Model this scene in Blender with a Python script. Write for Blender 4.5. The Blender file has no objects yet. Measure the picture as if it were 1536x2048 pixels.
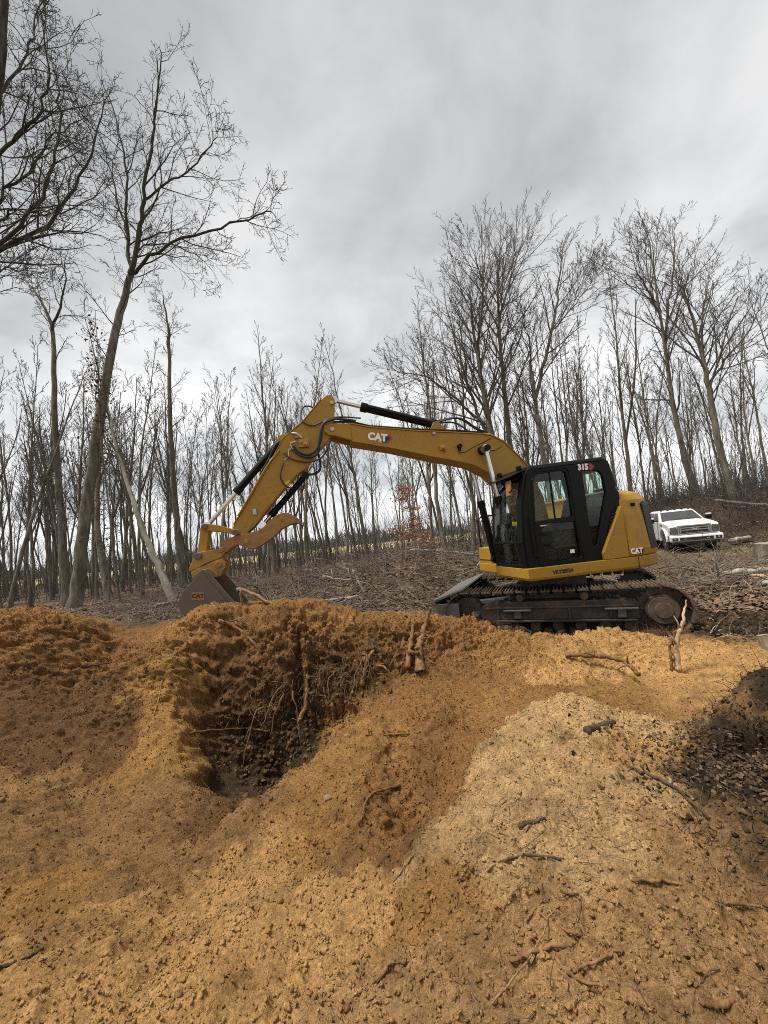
import bpy, bmesh, math, random, time
import numpy as np
from mathutils import Vector, Matrix
from mathutils.geometry import tessellate_polygon

R = math.radians
rng = np.random.default_rng(7)
random.seed(7)
sc = bpy.context.scene
col = sc.collection

# ---------------------------------------------------------------- camera
cam = bpy.data.cameras.new('camera')
cam.sensor_width = 36.0
cam.lens = 780.0 / 2048.0 * 36.0
cam.clip_start = 0.05
cam.clip_end = 2000
cam_o = bpy.data.objects.new('camera', cam)
col.objects.link(cam_o)
cam_o.matrix_world = Matrix.Translation((0, 0, 1.93)) @ Matrix.Rotation(R(93.8), 4, 'X') @ Matrix.Rotation(R(-6.0), 4, 'Z')
sc.camera = cam_o

# ---------------------------------------------------------------- sky, sun, exposure
SUN_EL, SUN_AZ = R(68), R(262)          # azimuth clockwise from +Y
w = bpy.data.worlds.new('World')
sc.world = w
w.use_nodes = True
nt = w.node_tree
nt.nodes.clear()
def N(t, k, **kw):
    n = t.nodes.new(k)
    for a, b in kw.items():
        setattr(n, a, b)
    return n
def mathn(t, op, a, b=None, c=None):
    n = N(t, 'ShaderNodeMath', operation=op)
    for i, v in enumerate((a, b, c)):
        if v is None:
            continue
        if isinstance(v, (int, float)):
            n.inputs[i].default_value = v
        else:
            t.links.new(v, n.inputs[i])
    return n.outputs[0]
def mixc(t, f, a, b, blend='MIX'):
    n = N(t, 'ShaderNodeMix', data_type='RGBA', blend_type=blend)
    for i, v in ((0, f), (6, a), (7, b)):
        if isinstance(v, (int, float)):
            n.inputs[i].default_value = v
        elif isinstance(v, tuple):
            n.inputs[i].default_value = v if len(v) == 4 else v + (1,)
        else:
            t.links.new(v, n.inputs[i])
    return n.outputs[2]
def ramp(t, fac, stops, interp='LINEAR'):
    n = N(t, 'ShaderNodeValToRGB')
    n.color_ramp.interpolation = interp
    e = n.color_ramp.elements
    while len(e) < len(stops):
        e.new(0.5)
    for i, (p, c) in enumerate(stops):
        e[i].position = p
        e[i].color = (c, c, c, 1) if isinstance(c, (int, float)) else c + (1,)
    t.links.new(fac, n.inputs[0])
    return n.outputs[0]
def noise(t, vec, scale, detail=4, rough=0.55, dist=0.0):
    n = N(t, 'ShaderNodeTexNoise')
    n.inputs['Scale'].default_value = scale
    n.inputs['Detail'].default_value = detail
    n.inputs['Roughness'].default_value = rough
    n.inputs['Distortion'].default_value = dist
    if vec is not None:
        t.links.new(vec, n.inputs['Vector'])
    return n.outputs[0]
sky = N(nt, 'ShaderNodeTexSky', sky_type='NISHITA')
sky.sun_disc = False
sky.sun_elevation = SUN_EL
sky.sun_rotation = SUN_AZ
tc = N(nt, 'ShaderNodeTexCoord')
sep = N(nt, 'ShaderNodeSeparateXYZ')
nt.links.new(tc.outputs['Generated'], sep.inputs[0])
zz = mathn(nt, 'MAXIMUM', sep.outputs[2], 0.0)
den = mathn(nt, 'ADD', zz, 0.22)
cmb = N(nt, 'ShaderNodeCombineXYZ')
nt.links.new(mathn(nt, 'DIVIDE', sep.outputs[0], den), cmb.inputs[0])
nt.links.new(mathn(nt, 'DIVIDE', sep.outputs[1], den), cmb.inputs[1])
cmb.inputs[2].default_value = 3.7
big = noise(nt, cmb.outputs[0], 1.0, 3, 0.5, 0.5)
fine = noise(nt, cmb.outputs[0], 2.9, 7, 0.56, 0.35)
cl = mathn(nt, 'ADD', mathn(nt, 'MULTIPLY', big, 0.62), mathn(nt, 'MULTIPLY', fine, 0.38))
clc = ramp(nt, cl, [(0.37, (0.44, 0.452, 0.468)), (0.46, (0.58, 0.592, 0.604)), (0.54, (0.72, 0.725, 0.73)), (0.63, (0.86, 0.86, 0.86))])
hz_gain = ramp(nt, zz, [(0.0, 1.60), (0.30, 1.30), (0.6, 1.0), (1.0, 0.90)])
clc = mixc(nt, 1.0, clc, hz_gain, 'MULTIPLY')
skys = mixc(nt, 1.0, sky.outputs[0], (0.1, 0.1, 0.1), 'MULTIPLY')
bg = N(nt, 'ShaderNodeBackground')
nt.links.new(mixc(nt, 0.95, skys, clc), bg.inputs[0])
bg.inputs[1].default_value = 0.258
wo = N(nt, 'ShaderNodeOutputWorld')
nt.links.new(bg.outputs[0], wo.inputs[0])

sun = bpy.data.lights.new('sun', 'SUN')
sun.energy = 1.5
sun.angle = R(18)
sun.color = (1.0, 0.96, 0.9)
sun_o = bpy.data.objects.new('sun', sun)
col.objects.link(sun_o)
sd = Vector((math.sin(SUN_AZ) * math.cos(SUN_EL), math.cos(SUN_AZ) * math.cos(SUN_EL), math.sin(SUN_EL)))
sun_o.rotation_euler = sd.to_track_quat('Z', 'Y').to_euler()
sun_o.location = (0, -10, 30)
sc.view_settings.view_transform = 'Standard'
sc.view_settings.look = 'None'
sc.view_settings.exposure = 1.98
sc.view_settings.gamma = 1.0
sc.view_settings.use_curve_mapping = False
sc.render.film_transparent = False
try:
    sc.cycles.use_denoising = False
except Exception:
    pass
sc.cycles.filter_width = 0.95
sc.cycles.max_bounces = 8
sc.cycles.transparent_max_bounces = 12

# ---------------------------------------------------------------- helpers
def tag(o, label=None, cat=None, group=None, kind=None):
    if label: o['label'] = label
    if cat: o['category'] = cat
    if group: o['group'] = group
    if kind: o['kind'] = kind
    return o
def link(o, parent=None):
    col.objects.link(o)
    if parent is not None:
        o.parent = parent
    return o
def empty(name, loc=(0, 0, 0), rz=0.0):
    o = bpy.data.objects.new(name, None)
    o.empty_display_size = 0.2
    o.location = loc
    o.rotation_euler = (0, 0, rz)
    return link(o)
def np_mesh(name, V, F, mat=None, parent=None, colors=None, smooth=False):
    V = np.asarray(V, np.float32); F = np.asarray(F, np.int32)
    me = bpy.data.meshes.new(name)
    nf, k = F.shape
    me.vertices.add(len(V)); me.vertices.foreach_set('co', V.ravel())
    me.loops.add(nf * k); me.loops.foreach_set('vertex_index', F.ravel())
    me.polygons.add(nf); me.polygons.foreach_set('loop_start', np.arange(0, nf * k, k, dtype=np.int32))
    if smooth:
        me.polygons.foreach_set('use_smooth', np.ones(nf, bool))
    if colors is not None:
        a = me.color_attributes.new('Col', 'FLOAT_COLOR', 'POINT')
        a.data.foreach_set('color', np.c_[colors, np.ones(len(V))].astype(np.float32).ravel())
    me.update(calc_edges=True)
    if mat: me.materials.append(mat)
    o = bpy.data.objects.new(name, me)
    return link(o, parent)
def merge(base, faces, M, T, colors=None):
    """base (k,3), M (n,3,3), T (n,3) -> merged arrays"""
    base = np.asarray(base, float); faces = np.asarray(faces)
    n, k = len(T), len(base)
    V = np.einsum('nij,kj->nki', M, base) + T[:, None, :]
    F = faces[None] + (np.arange(n) * k)[:, None, None]
    C = None if colors is None else np.repeat(colors, k, axis=0)
    return V.reshape(-1, 3), F.reshape(-1, faces.shape[1]), C
def rand_rot(n, rg):
    q = rg.normal(size=(n, 4)); q /= np.linalg.norm(q, axis=1)[:, None]
    a, b, c, d = q.T
    return np.stack([np.stack([1-2*(c*c+d*d), 2*(b*c-a*d), 2*(b*d+a*c)], -1),
                     np.stack([2*(b*c+a*d), 1-2*(b*b+d*d), 2*(c*d-a*b)], -1),
                     np.stack([2*(b*d-a*c), 2*(c*d+a*b), 1-2*(b*b+c*c)], -1)], 1)

class MB:
    def __init__(s): s.v = []; s.f = []
    def add(s, vs, fs):
        b = len(s.v); s.v += [tuple(p) for p in vs]; s.f += [tuple(i + b for i in f) for f in fs]; return s
    def box(s, x0, x1, y0, y1, z0, z1):
        return s.add([(x, y, z) for x in (x0, x1) for y in (y0, y1) for z in (z0, z1)],
                     [(0, 1, 3, 2), (4, 6, 7, 5), (0, 4, 5, 1), (2, 3, 7, 6), (0, 2, 6, 4), (1, 5, 7, 3)])
    def prism(s, outer, y0, y1, holes=(), axis='y'):
        loops = [list(outer)] + [list(h) for h in holes]
        flat = [p for l in loops for p in l]
        tris = tessellate_polygon([[Vector((p[0], p[1], 0)) for p in l] for l in loops])
        n = len(flat)
        mk = {'y': lambda a, b, t: (a, t, b), 'z': lambda a, b, t: (a, b, t), 'x': lambda a, b, t: (t, a, b)}[axis]
        vs = [mk(a, b, y0) for a, b in flat] + [mk(a, b, y1) for a, b in flat]
        fs = []
        if holes:
            for t in tris:
                fs += [tuple(t), tuple(n + i for i in reversed(t))]
        else:
            fs += [tuple(range(n)), tuple(n + i for i in reversed(range(n)))]
        o = 0
        for l in loops:
            m = len(l)
            for i in range(m):
                j = (i + 1) % m
                fs.append((o + i, o + j, n + o + j, n + o + i))
            o += m
        return s.add(vs, fs)
    def tube(s, pts, rad, sides=8, caps=True):
        pts = [Vector(p) for p in pts]
        n = len(pts)
        if not hasattr(rad, '__len__'): rad = [rad] * n
        up = None; vs = []
        for i, p in enumerate(pts):
            d = (pts[min(i + 1, n - 1)] - pts[max(i - 1, 0)])
            d = d.normalized() if d.length > 1e-9 else Vector((0, 0, 1))
            if up is None:
                up = Vector((0, 0, 1)) if abs(d.z) < 0.9 else Vector((1, 0, 0))
            a = up - d * up.dot(d)
            a = a.normalized() if a.length > 1e-6 else d.orthogonal().normalized()
            up = a; b = d.cross(a)
            for k in range(sides):
                t = 2 * math.pi * k / sides
                vs.append(p + (a * math.cos(t) + b * math.sin(t)) * rad[i])
        fs = [(i * sides + k, i * sides + (k + 1) % sides, (i + 1) * sides + (k + 1) % sides, (i + 1) * sides + k) for i in range(n - 1) for k in range(sides)]
        if caps:
            fs += [tuple(reversed(range(sides))), tuple((n - 1) * sides + k for k in range(sides))]
        return s.add(vs, fs)
    def cyl(s, a, b, r, sides=20): return s.tube([a, b], r, sides)
    def loft(s, rings, cap=True):
        n = len(rings[0]); vs = [p for r in rings for p in r]; fs = []
        for i in range(len(rings) - 1):
            for k in range(n):
                fs.append((i * n + k, i * n + (k + 1) % n, (i + 1) * n + (k + 1) % n, (i + 1) * n + k))
        if cap: fs += [tuple(reversed(range(n))), tuple((len(rings) - 1) * n + k for k in range(n))]
        return s.add(vs, fs)
    def build(s, name, mat, parent=None, bevel=0.0, smooth=False, seg=2, fix=True):
        me = bpy.data.meshes.new(name)
        me.from_pydata(s.v, [], s.f)
        if fix:
            bm = bmesh.new(); bm.from_mesh(me)
            bmesh.ops.recalc_face_normals(bm, faces=bm.faces)
            bm.to_mesh(me); bm.free()
        if smooth:
            me.polygons.foreach_set('use_smooth', np.ones(len(me.polygons), bool))
        me.update()
        if mat: me.materials.append(mat)
        o = bpy.data.objects.new(name, me)
        link(o, parent)
        if bevel:
            m = o.modifiers.new('bevel', 'BEVEL'); m.width = bevel; m.segments = seg; m.limit_method = 'ANGLE'; m.angle_limit = R(35)
        return o

# ---------------------------------------------------------------- value noise on arrays
def _h(ix, iy, seed):
    h = (ix.astype(np.int64) * 374761393 + iy.astype(np.int64) * 668265263 + seed * 974634777) & 0xffffffff
    h = ((h ^ (h >> 13)) * 1274126177) & 0xffffffff
    h = ((h ^ (h >> 16)) * 2246822519) & 0xffffffff
    return ((h ^ (h >> 15)) & 0xffffff) / float(0x1000000)
def pn(x, y, seed=0):
    ix = np.floor(x); iy = np.floor(y); fx = x - ix; fy = y - iy
    u = fx * fx * fx * (fx * (fx * 6 - 15) + 10); v = fy * fy * fy * (fy * (fy * 6 - 15) + 10)
    def g(ax, ay, dx, dy):
        t = _h(ax, ay, seed) * 2 * np.pi
        return np.cos(t) * dx + np.sin(t) * dy
    a = g(ix, iy, fx, fy); b = g(ix + 1, iy, fx - 1, fy); c = g(ix, iy + 1, fx, fy - 1); d = g(ix + 1, iy + 1, fx - 1, fy - 1)
    return (a + u * (b - a) + v * (c + u * (d - c) - a - u * (b - a))) * 1.5
def fbm(x, y, f, octv=4, gain=0.5, seed=0):
    r = 0; a = 1.0
    for i in range(octv):
        r = r + a * pn(x * f + i * 17.3, y * f - i * 9.1, seed + i); f *= 2.03; a *= gain
    return r
def worley(x, y, seed=0):
    ix = np.floor(x); iy = np.floor(y); best = np.full(x.shape, 9.0); idv = np.zeros(x.shape)
    for dx in (-1, 0, 1):
        for dy in (-1, 0, 1):
            cx = ix + dx; cy = iy + dy
            d = (cx + _h(cx, cy, seed) - x) ** 2 + (cy + _h(cx, cy, seed + 5) - y) ** 2
            m = d < best
            best = np.where(m, d, best); idv = np.where(m, _h(cx, cy, seed + 9), idv)
    return np.sqrt(best), idv
def sstep(a, b, x):
    t = np.clip((x - a) / (b - a), 0, 1); return t * t * (3 - 2 * t)

# ---------------------------------------------------------------- materials
def new_mat(name):
    m = bpy.data.materials.new(name); m.use_nodes = True
    t = m.node_tree
    return m, t, t.nodes['Principled BSDF']
def objcoord(t):
    return N(t, 'ShaderNodeTexCoord').outputs['Object']
def bump(t, b, h, strength=0.3, dist=0.02):
    n = N(t, 'ShaderNodeBump'); n.inputs['Strength'].default_value = strength; n.inputs['Distance'].default_value = dist
    t.links.new(h, n.inputs['Height']); t.links.new(n.outputs[0], b.inputs['Normal'])
def paint(name, c, rough=0.45, dirt=(0.16, 0.11, 0.06), amount=0.5, metal=0.0, scale=3.0, spec=0.5):
    m, t, b = new_mat(name)
    v = objcoord(t)
    n1 = noise(t, v, scale, 6, 0.65, 0.3); n2 = noise(t, v, scale * 9, 4, 0.6)
    f = mathn(t, 'MULTIPLY', ramp(t, mathn(t, 'ADD', mathn(t, 'MULTIPLY', n1, 0.7), mathn(t, 'MULTIPLY', n2, 0.3)), [(0.45, 0.0), (0.75, 1.0)]), amount)
    cc = mixc(t, f, c, dirt)
    t.links.new(cc, b.inputs['Base Color'])
    t.links.new(mathn(t, 'ADD', mathn(t, 'MULTIPLY', n1, 0.25), rough - 0.1), b.inputs['Roughness'])
    b.inputs['Metallic'].default_value = metal
    b.inputs['Specular IOR Level'].default_value = spec
    bump(t, b, n2, 0.06, 0.01)
    return m
M = {}
M['yellow'] = paint('machine_yellow', (0.34, 0.182, 0.016), 0.45, (0.20, 0.115, 0.035), 0.6, spec=0.35)
M['yellow_worn'] = paint('worn_yellow', (0.34, 0.18, 0.028), 0.55, (0.16, 0.08, 0.03), 0.9, scale=5)
M['rust'] = paint('rusty_thumb', (0.28, 0.145, 0.04), 0.65, (0.15, 0.062, 0.025), 1.0, scale=6)
M['black'] = paint('black_paint', (0.004, 0.0043, 0.0047), 0.36, (0.03, 0.025, 0.018), 0.10, spec=0.16)
M['rubber'] = paint('rubber', (0.015, 0.015, 0.015), 0.6, (0.05, 0.04, 0.03), 0.4, scale=8)
M['chrome'] = paint('chrome_rod', (0.62, 0.62, 0.63), 0.22, (0.4, 0.38, 0.34), 0.3, metal=1.0)
M['steel'] = paint('worn_steel', (0.10, 0.092, 0.08), 0.5, (0.09, 0.055, 0.03), 0.8, metal=0.35, scale=4)
M['bucket'] = paint('bucket_steel', (0.105, 0.092, 0.076), 0.6, (0.17, 0.10, 0.045), 1.0, metal=0.3, scale=4)
M['track'] = paint('track_shoe', (0.055, 0.038, 0.027), 0.75, (0.20, 0.12, 0.06), 1.0, scale=5)
M['frame'] = paint('muddy_frame', (0.022, 0.021, 0.02), 0.55, (0.16, 0.085, 0.035), 0.9, scale=3)
M['silver'] = paint('grey_metal', (0.4, 0.4, 0.4), 0.4, (0.2, 0.17, 0.13), 0.5, metal=0.6)
M['white'] = paint('white_paint', (0.66, 0.66, 0.65), 0.22, (0.40, 0.36, 0.29), 0.5, scale=2.0)
M['decal_white'] = paint('decal_white', (0.78, 0.78, 0.76), 0.45, (0.5, 0.46, 0.38), 0.2)
M['decal_red'] = paint('decal_red', (0.30, 0.03, 0.03), 0.45, (0.1, 0.05, 0.03), 0.2)
M['decal_black'] = paint('decal_black', (0.012, 0.012, 0.012), 0.45, (0.05, 0.04, 0.03), 0.2)
M['decal_yellow'] = paint('decal_yellow', (0.62, 0.42, 0.04), 0.45, (0.2, 0.15, 0.05), 0.2)
M['orange_plate'] = paint('orange_plate', (0.30, 0.135, 0.035), 0.6, (0.12, 0.07, 0.03), 0.9, scale=12)
M['seat'] = paint('seat_fabric', (0.03, 0.03, 0.032), 0.8)
M['interior'] = paint('cab_interior', (0.02, 0.02, 0.019), 0.7)
M['blue'] = paint('blue_oval', (0.02, 0.05, 0.16), 0.35)
M['amber'] = paint('amber_lens', (0.35, 0.12, 0.02), 0.3)
M['cement'] = paint('blade_grey', (0.095, 0.09, 0.083), 0.6, (0.07, 0.052, 0.036), 0.9, scale=5)
def glass(name, tint, refl=0.06):
    m = bpy.data.materials.new(name); m.use_nodes = True
    t = m.node_tree; t.nodes.clear()
    tr = N(t, 'ShaderNodeBsdfTransparent'); tr.inputs[0].default_value = tint + (1,)
    gl = N(t, 'ShaderNodeBsdfGlossy'); gl.inputs['Roughness'].default_value = 0.03
    fr = N(t, 'ShaderNodeFresnel'); fr.inputs[0].default_value = 1.5
    mx = N(t, 'ShaderNodeMixShader')
    gm_ = N(t, 'ShaderNodeNewGeometry')
    t.links.new(mathn(t, 'MULTIPLY', mathn(t, 'ADD', fr.outputs[0], refl), mathn(t, 'SUBTRACT', 1.0, gm_.outputs['Backfacing'])), mx.inputs[0])
    t.links.new(tr.outputs[0], mx.inputs[1]); t.links.new(gl.outputs[0], mx.inputs[2])
    o = N(t, 'ShaderNodeOutputMaterial'); t.links.new(mx.outputs[0], o.inputs[0])
    return m
M['glass'] = glass('cab_glass', (0.86, 0.93, 0.90), 0.0)
M['dark_glass'] = paint('truck_glass', (0.05, 0.053, 0.053), 0.10, (0.1, 0.095, 0.085), 0.3, spec=0.9)
M['grille_chrome'] = paint('grille_chrome', (0.36, 0.36, 0.36), 0.28, (0.22, 0.2, 0.17), 0.5, metal=0.9)
M['lamp'] = paint('headlamp_lens', (0.09, 0.092, 0.095), 0.12, (0.1, 0.1, 0.09), 0.3, spec=0.9)
def bark(name, a, b, sc_=6.0, moss=None):
    m, t, p = new_mat(name)
    v = objcoord(t)
    mp = N(t, 'ShaderNodeMapping'); mp.inputs['Scale'].default_value = (1, 1, 0.22); t.links.new(v, mp.inputs[0])
    n1 = noise(t, mp.outputs[0], sc_, 7, 0.65, 0.4); n2 = noise(t, v, 0.35, 3, 0.5)
    c = mixc(t, ramp(t, n1, [(0.35, 0.0), (0.65, 1.0)]), a, b)
    if moss:
        c = mixc(t, mathn(t, 'MULTIPLY', ramp(t, n2, [(0.45, 0.0), (0.62, 1.0)]), 0.7), c, moss)
    t.links.new(c, p.inputs['Base Color']); p.inputs['Roughness'].default_value = 0.9
    p.inputs['Specular IOR Level'].default_value = 0.15
    bump(t, p, n1, 0.6, 0.03)
    return m
M['bark'] = bark('grey_bark', (0.065, 0.056, 0.044), (0.22, 0.195, 0.155), 6, (0.10, 0.098, 0.05))
M['bark_dark'] = bark('dark_bark', (0.025, 0.022, 0.018), (0.085, 0.075, 0.06), 6, (0.06, 0.06, 0.035))
M['bark_pale'] = bark('pale_bark', (0.17, 0.15, 0.115), (0.36, 0.33, 0.27), 5)
M['twig'] = bark('twigs', (0.065, 0.056, 0.048), (0.14, 0.122, 0.102), 2)
M['deadwood'] = bark('dead_wood', (0.16, 0.12, 0.08), (0.36, 0.29, 0.2), 14)
M['greywood'] = bark('grey_dead_wood', (0.13, 0.115, 0.095), (0.34, 0.31, 0.265), 9)
M['root'] = bark('root_wood', (0.085, 0.045, 0.020), (0.24, 0.135, 0.060), 22)
M['rootpale'] = bark('pale_root', (0.12, 0.07, 0.032), (0.33, 0.21, 0.105), 30)
M['rootdark'] = bark('dark_root', (0.035, 0.024, 0.016), (0.10, 0.07, 0.045), 18)
M['splinter'] = bark('fresh_split_wood', (0.25, 0.16, 0.08), (0.56, 0.42, 0.25), 26)
M['cutwood'] = bark('sawn_face', (0.20, 0.16, 0.12), (0.32, 0.26, 0.19), 12)
def vcol(name, rough=0.9, fine=60.0, amt=0.5, bs=0.5, bd=0.01):
    m, t, p = new_mat(name)
    a = N(t, 'ShaderNodeAttribute'); a.attribute_name = 'Col'
    v = objcoord(t)
    n1 = noise(t, v, fine, 6, 0.75); n2 = noise(t, v, fine * 0.2, 5, 0.65)
    n1 = ramp(t, n1, [(0.28, 0.0), (0.72, 1.0)])
    k = mathn(t, 'ADD', mathn(t, 'MULTIPLY', n1, amt), mathn(t, 'ADD', mathn(t, 'MULTIPLY', n2, amt * 0.6), 1.0 - amt * 0.8))
    c = N(t, 'ShaderNodeVectorMath', operation='SCALE')
    t.links.new(a.outputs['Color'], c.inputs[0]); t.links.new(k, c.inputs['Scale'])
    t.links.new(c.outputs[0], p.inputs['Base Color'])
    p.inputs['Roughness'].default_value = rough; p.inputs['Specular IOR Level'].default_value = 0.12
    if bs: bump(t, p, mathn(t, 'ADD', n1, n2), bs, bd)
    return m
M['soil'] = vcol('soil', 0.95, 70.0, 1.15, 1.0, 0.022)
M['leaf'] = vcol('dead_leaves', 0.8, 20, 0.3, 0)
# ---------------------------------------------------------------- ground: surveyed heights (x, y, z) and colour points for soil and valley shade
TP=[(-5,5,1.31),(-4.8,5.2,1.34),(-4.29,5.3,1.14),(-3.91,5.5,0.85),(-3.09,5.3,0.88),(-2.82,5.45,1.07),(-2.49,5.5,1.13),(-1.75,5.6,1.12),(-0.97,5.5,0.95),(-0.21,5.4,0.79),(0.41,5.5,0.78),(1.01,5.4,0.7),(1.4,5.2,0.51),(1.77,5,0.43),(2.28,5,0.41),(2.85,5,0.44),(3.29,4.95,0.28),(3.6,4.8,0.26),(4.02,4.6,0.24),(4.38,4.4,0.24),(-4.55,4.9,0.83),(-4.06,4.35,0.32),(-3.3,3.5,0.01),(-2.47,2.6,0.05),(-1.72,1.8,0.32),(-5.09,4.4,0.67),(-3.5,3,0.17),(-5.65,4.9,1.37),(-4.08,5,0.63),(-3.62,4.4,0.09),(-3,3.6,-0.17),(-3.48,5.05,0.55),(-3.15,4.5,-0.01),(-2.69,3.8,-0.25),(-2.08,2.9,-0.14),(-1.46,2,0.14),(-2.81,5,0.62),(-2.65,4.72,0.29),(-2.4,4.32,0.01),(-2.15,3.9,-0.18),(-2.5,5.3,0.69),(-2.41,5.15,0.09),(-2.32,4.85,-0.39),(-2.07,4.25,-0.55),(-1.62,3.2,-0.27),(-1.24,2.4,-0.05),(-1.56,5.25,0.61),(-1.57,5.15,0.13),(-1.53,4.9,-0.2),(-1.55,4.85,-0.64),(-1.29,4.2,-0.52),(-1.88,4.6,-0.63),(-1.95,5.05,-0.22),(-1.24,2.9,0.08),(-1.04,3.2,0.05),(-0.77,3.5,0.11),(-0.34,3.8,0.19),(0.22,4.1,0.25),(-1.02,4.75,-0.21),(-0.66,4.95,-0.01),(-0.64,5.15,0.35),(-1.04,5.2,0.37),(-0.01,4.9,0.24),(0.47,5.15,0.43),(-0.66,2.85,0.09),(-0.28,2.9,0.09),(-0.12,2.6,-0.01),(0.04,2.8,-0.19),(0.3,3.3,-0.07),(0.64,3.8,0.09),(0.88,4,0.22),(-0.39,2.3,0.17),(-0.61,2.05,0.24),(-0.18,1.75,0.32),(-0.73,1.7,0.32),(-1.6,3,-0.19),(0.89,4.8,0.3),(1.12,4.55,0.25),(1.8,4.2,0.2),(2.71,4.4,0.16),(2.9,3.8,0.32),(0,1.95,0.45),(0.09,2.1,0.47),(0.3,2.35,0.5),(0.63,2.75,0.54),(0.95,3.05,0.55),(1.37,3.25,0.46),(1.93,3.2,0.34),(0.78,2.3,0.51),(0.88,1.96,0.58),(0.5,1.62,0.55),(0.92,1.66,0.58),(0.19,1.6,0.51),(1.47,2.3,0.44),(1.87,2.5,0.43),(2.13,2.95,0.37),(2.12,2.6,0.63),(2.22,2.45,0.78),(1.63,2.02,0.56),(2.07,2.35,0.57),(1.46,1.72,0.58),(2.35,2.3,0.76),(1.4,1.9,0.52),(3.94,4.3,0.31),(1.09,1.45,0.55),(-1.46,1.41,0.45),(-0.77,1.37,0.42),(-0.17,1.32,0.42),(0.39,1.22,0.48),(0.89,1.15,0.52),(-1.27,1.6,0.36),(-3,0,0.45),(-3,-2.5,0.4),(-1,0,0.45),(-1,-2.5,0.4),(1,0,0.45),(1,-2.5,0.4),(3,0,0.45),(3,-2.5,0.4),(-5,6.6,0.95),(-3.6,6.6,0.9),(-2.7,6.5,0.95),(-1.6,6.7,0.7),(-0.6,6.6,0.45),(-4,8,0.4),(-2.5,8,0.4),(-1,8,0.2),(-6.5,7.5,0.5),(0.6,6.3,0.2),(0.4,7.2,0.05),(1.3,6.3,0.12),(2,6,0.1),(3,5.75,0.12),(4,5.5,0.1),(5,5.3,0.02),(2,7.5,0),(3.2,7.5,0),(4.5,7,0),(5.5,6,0.05),(6.5,6.5,0.1),(3,9.5,0),(5,9,0),(1,9,0),(6.8,4.5,0.2),(-6.5,5.2,1.1),(-6.8,3.5,0.5),(-5.5,2,0.2),(5.5,2.5,0.5),(6.5,0,0.5),(-6.5,0,0.4)]
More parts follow.
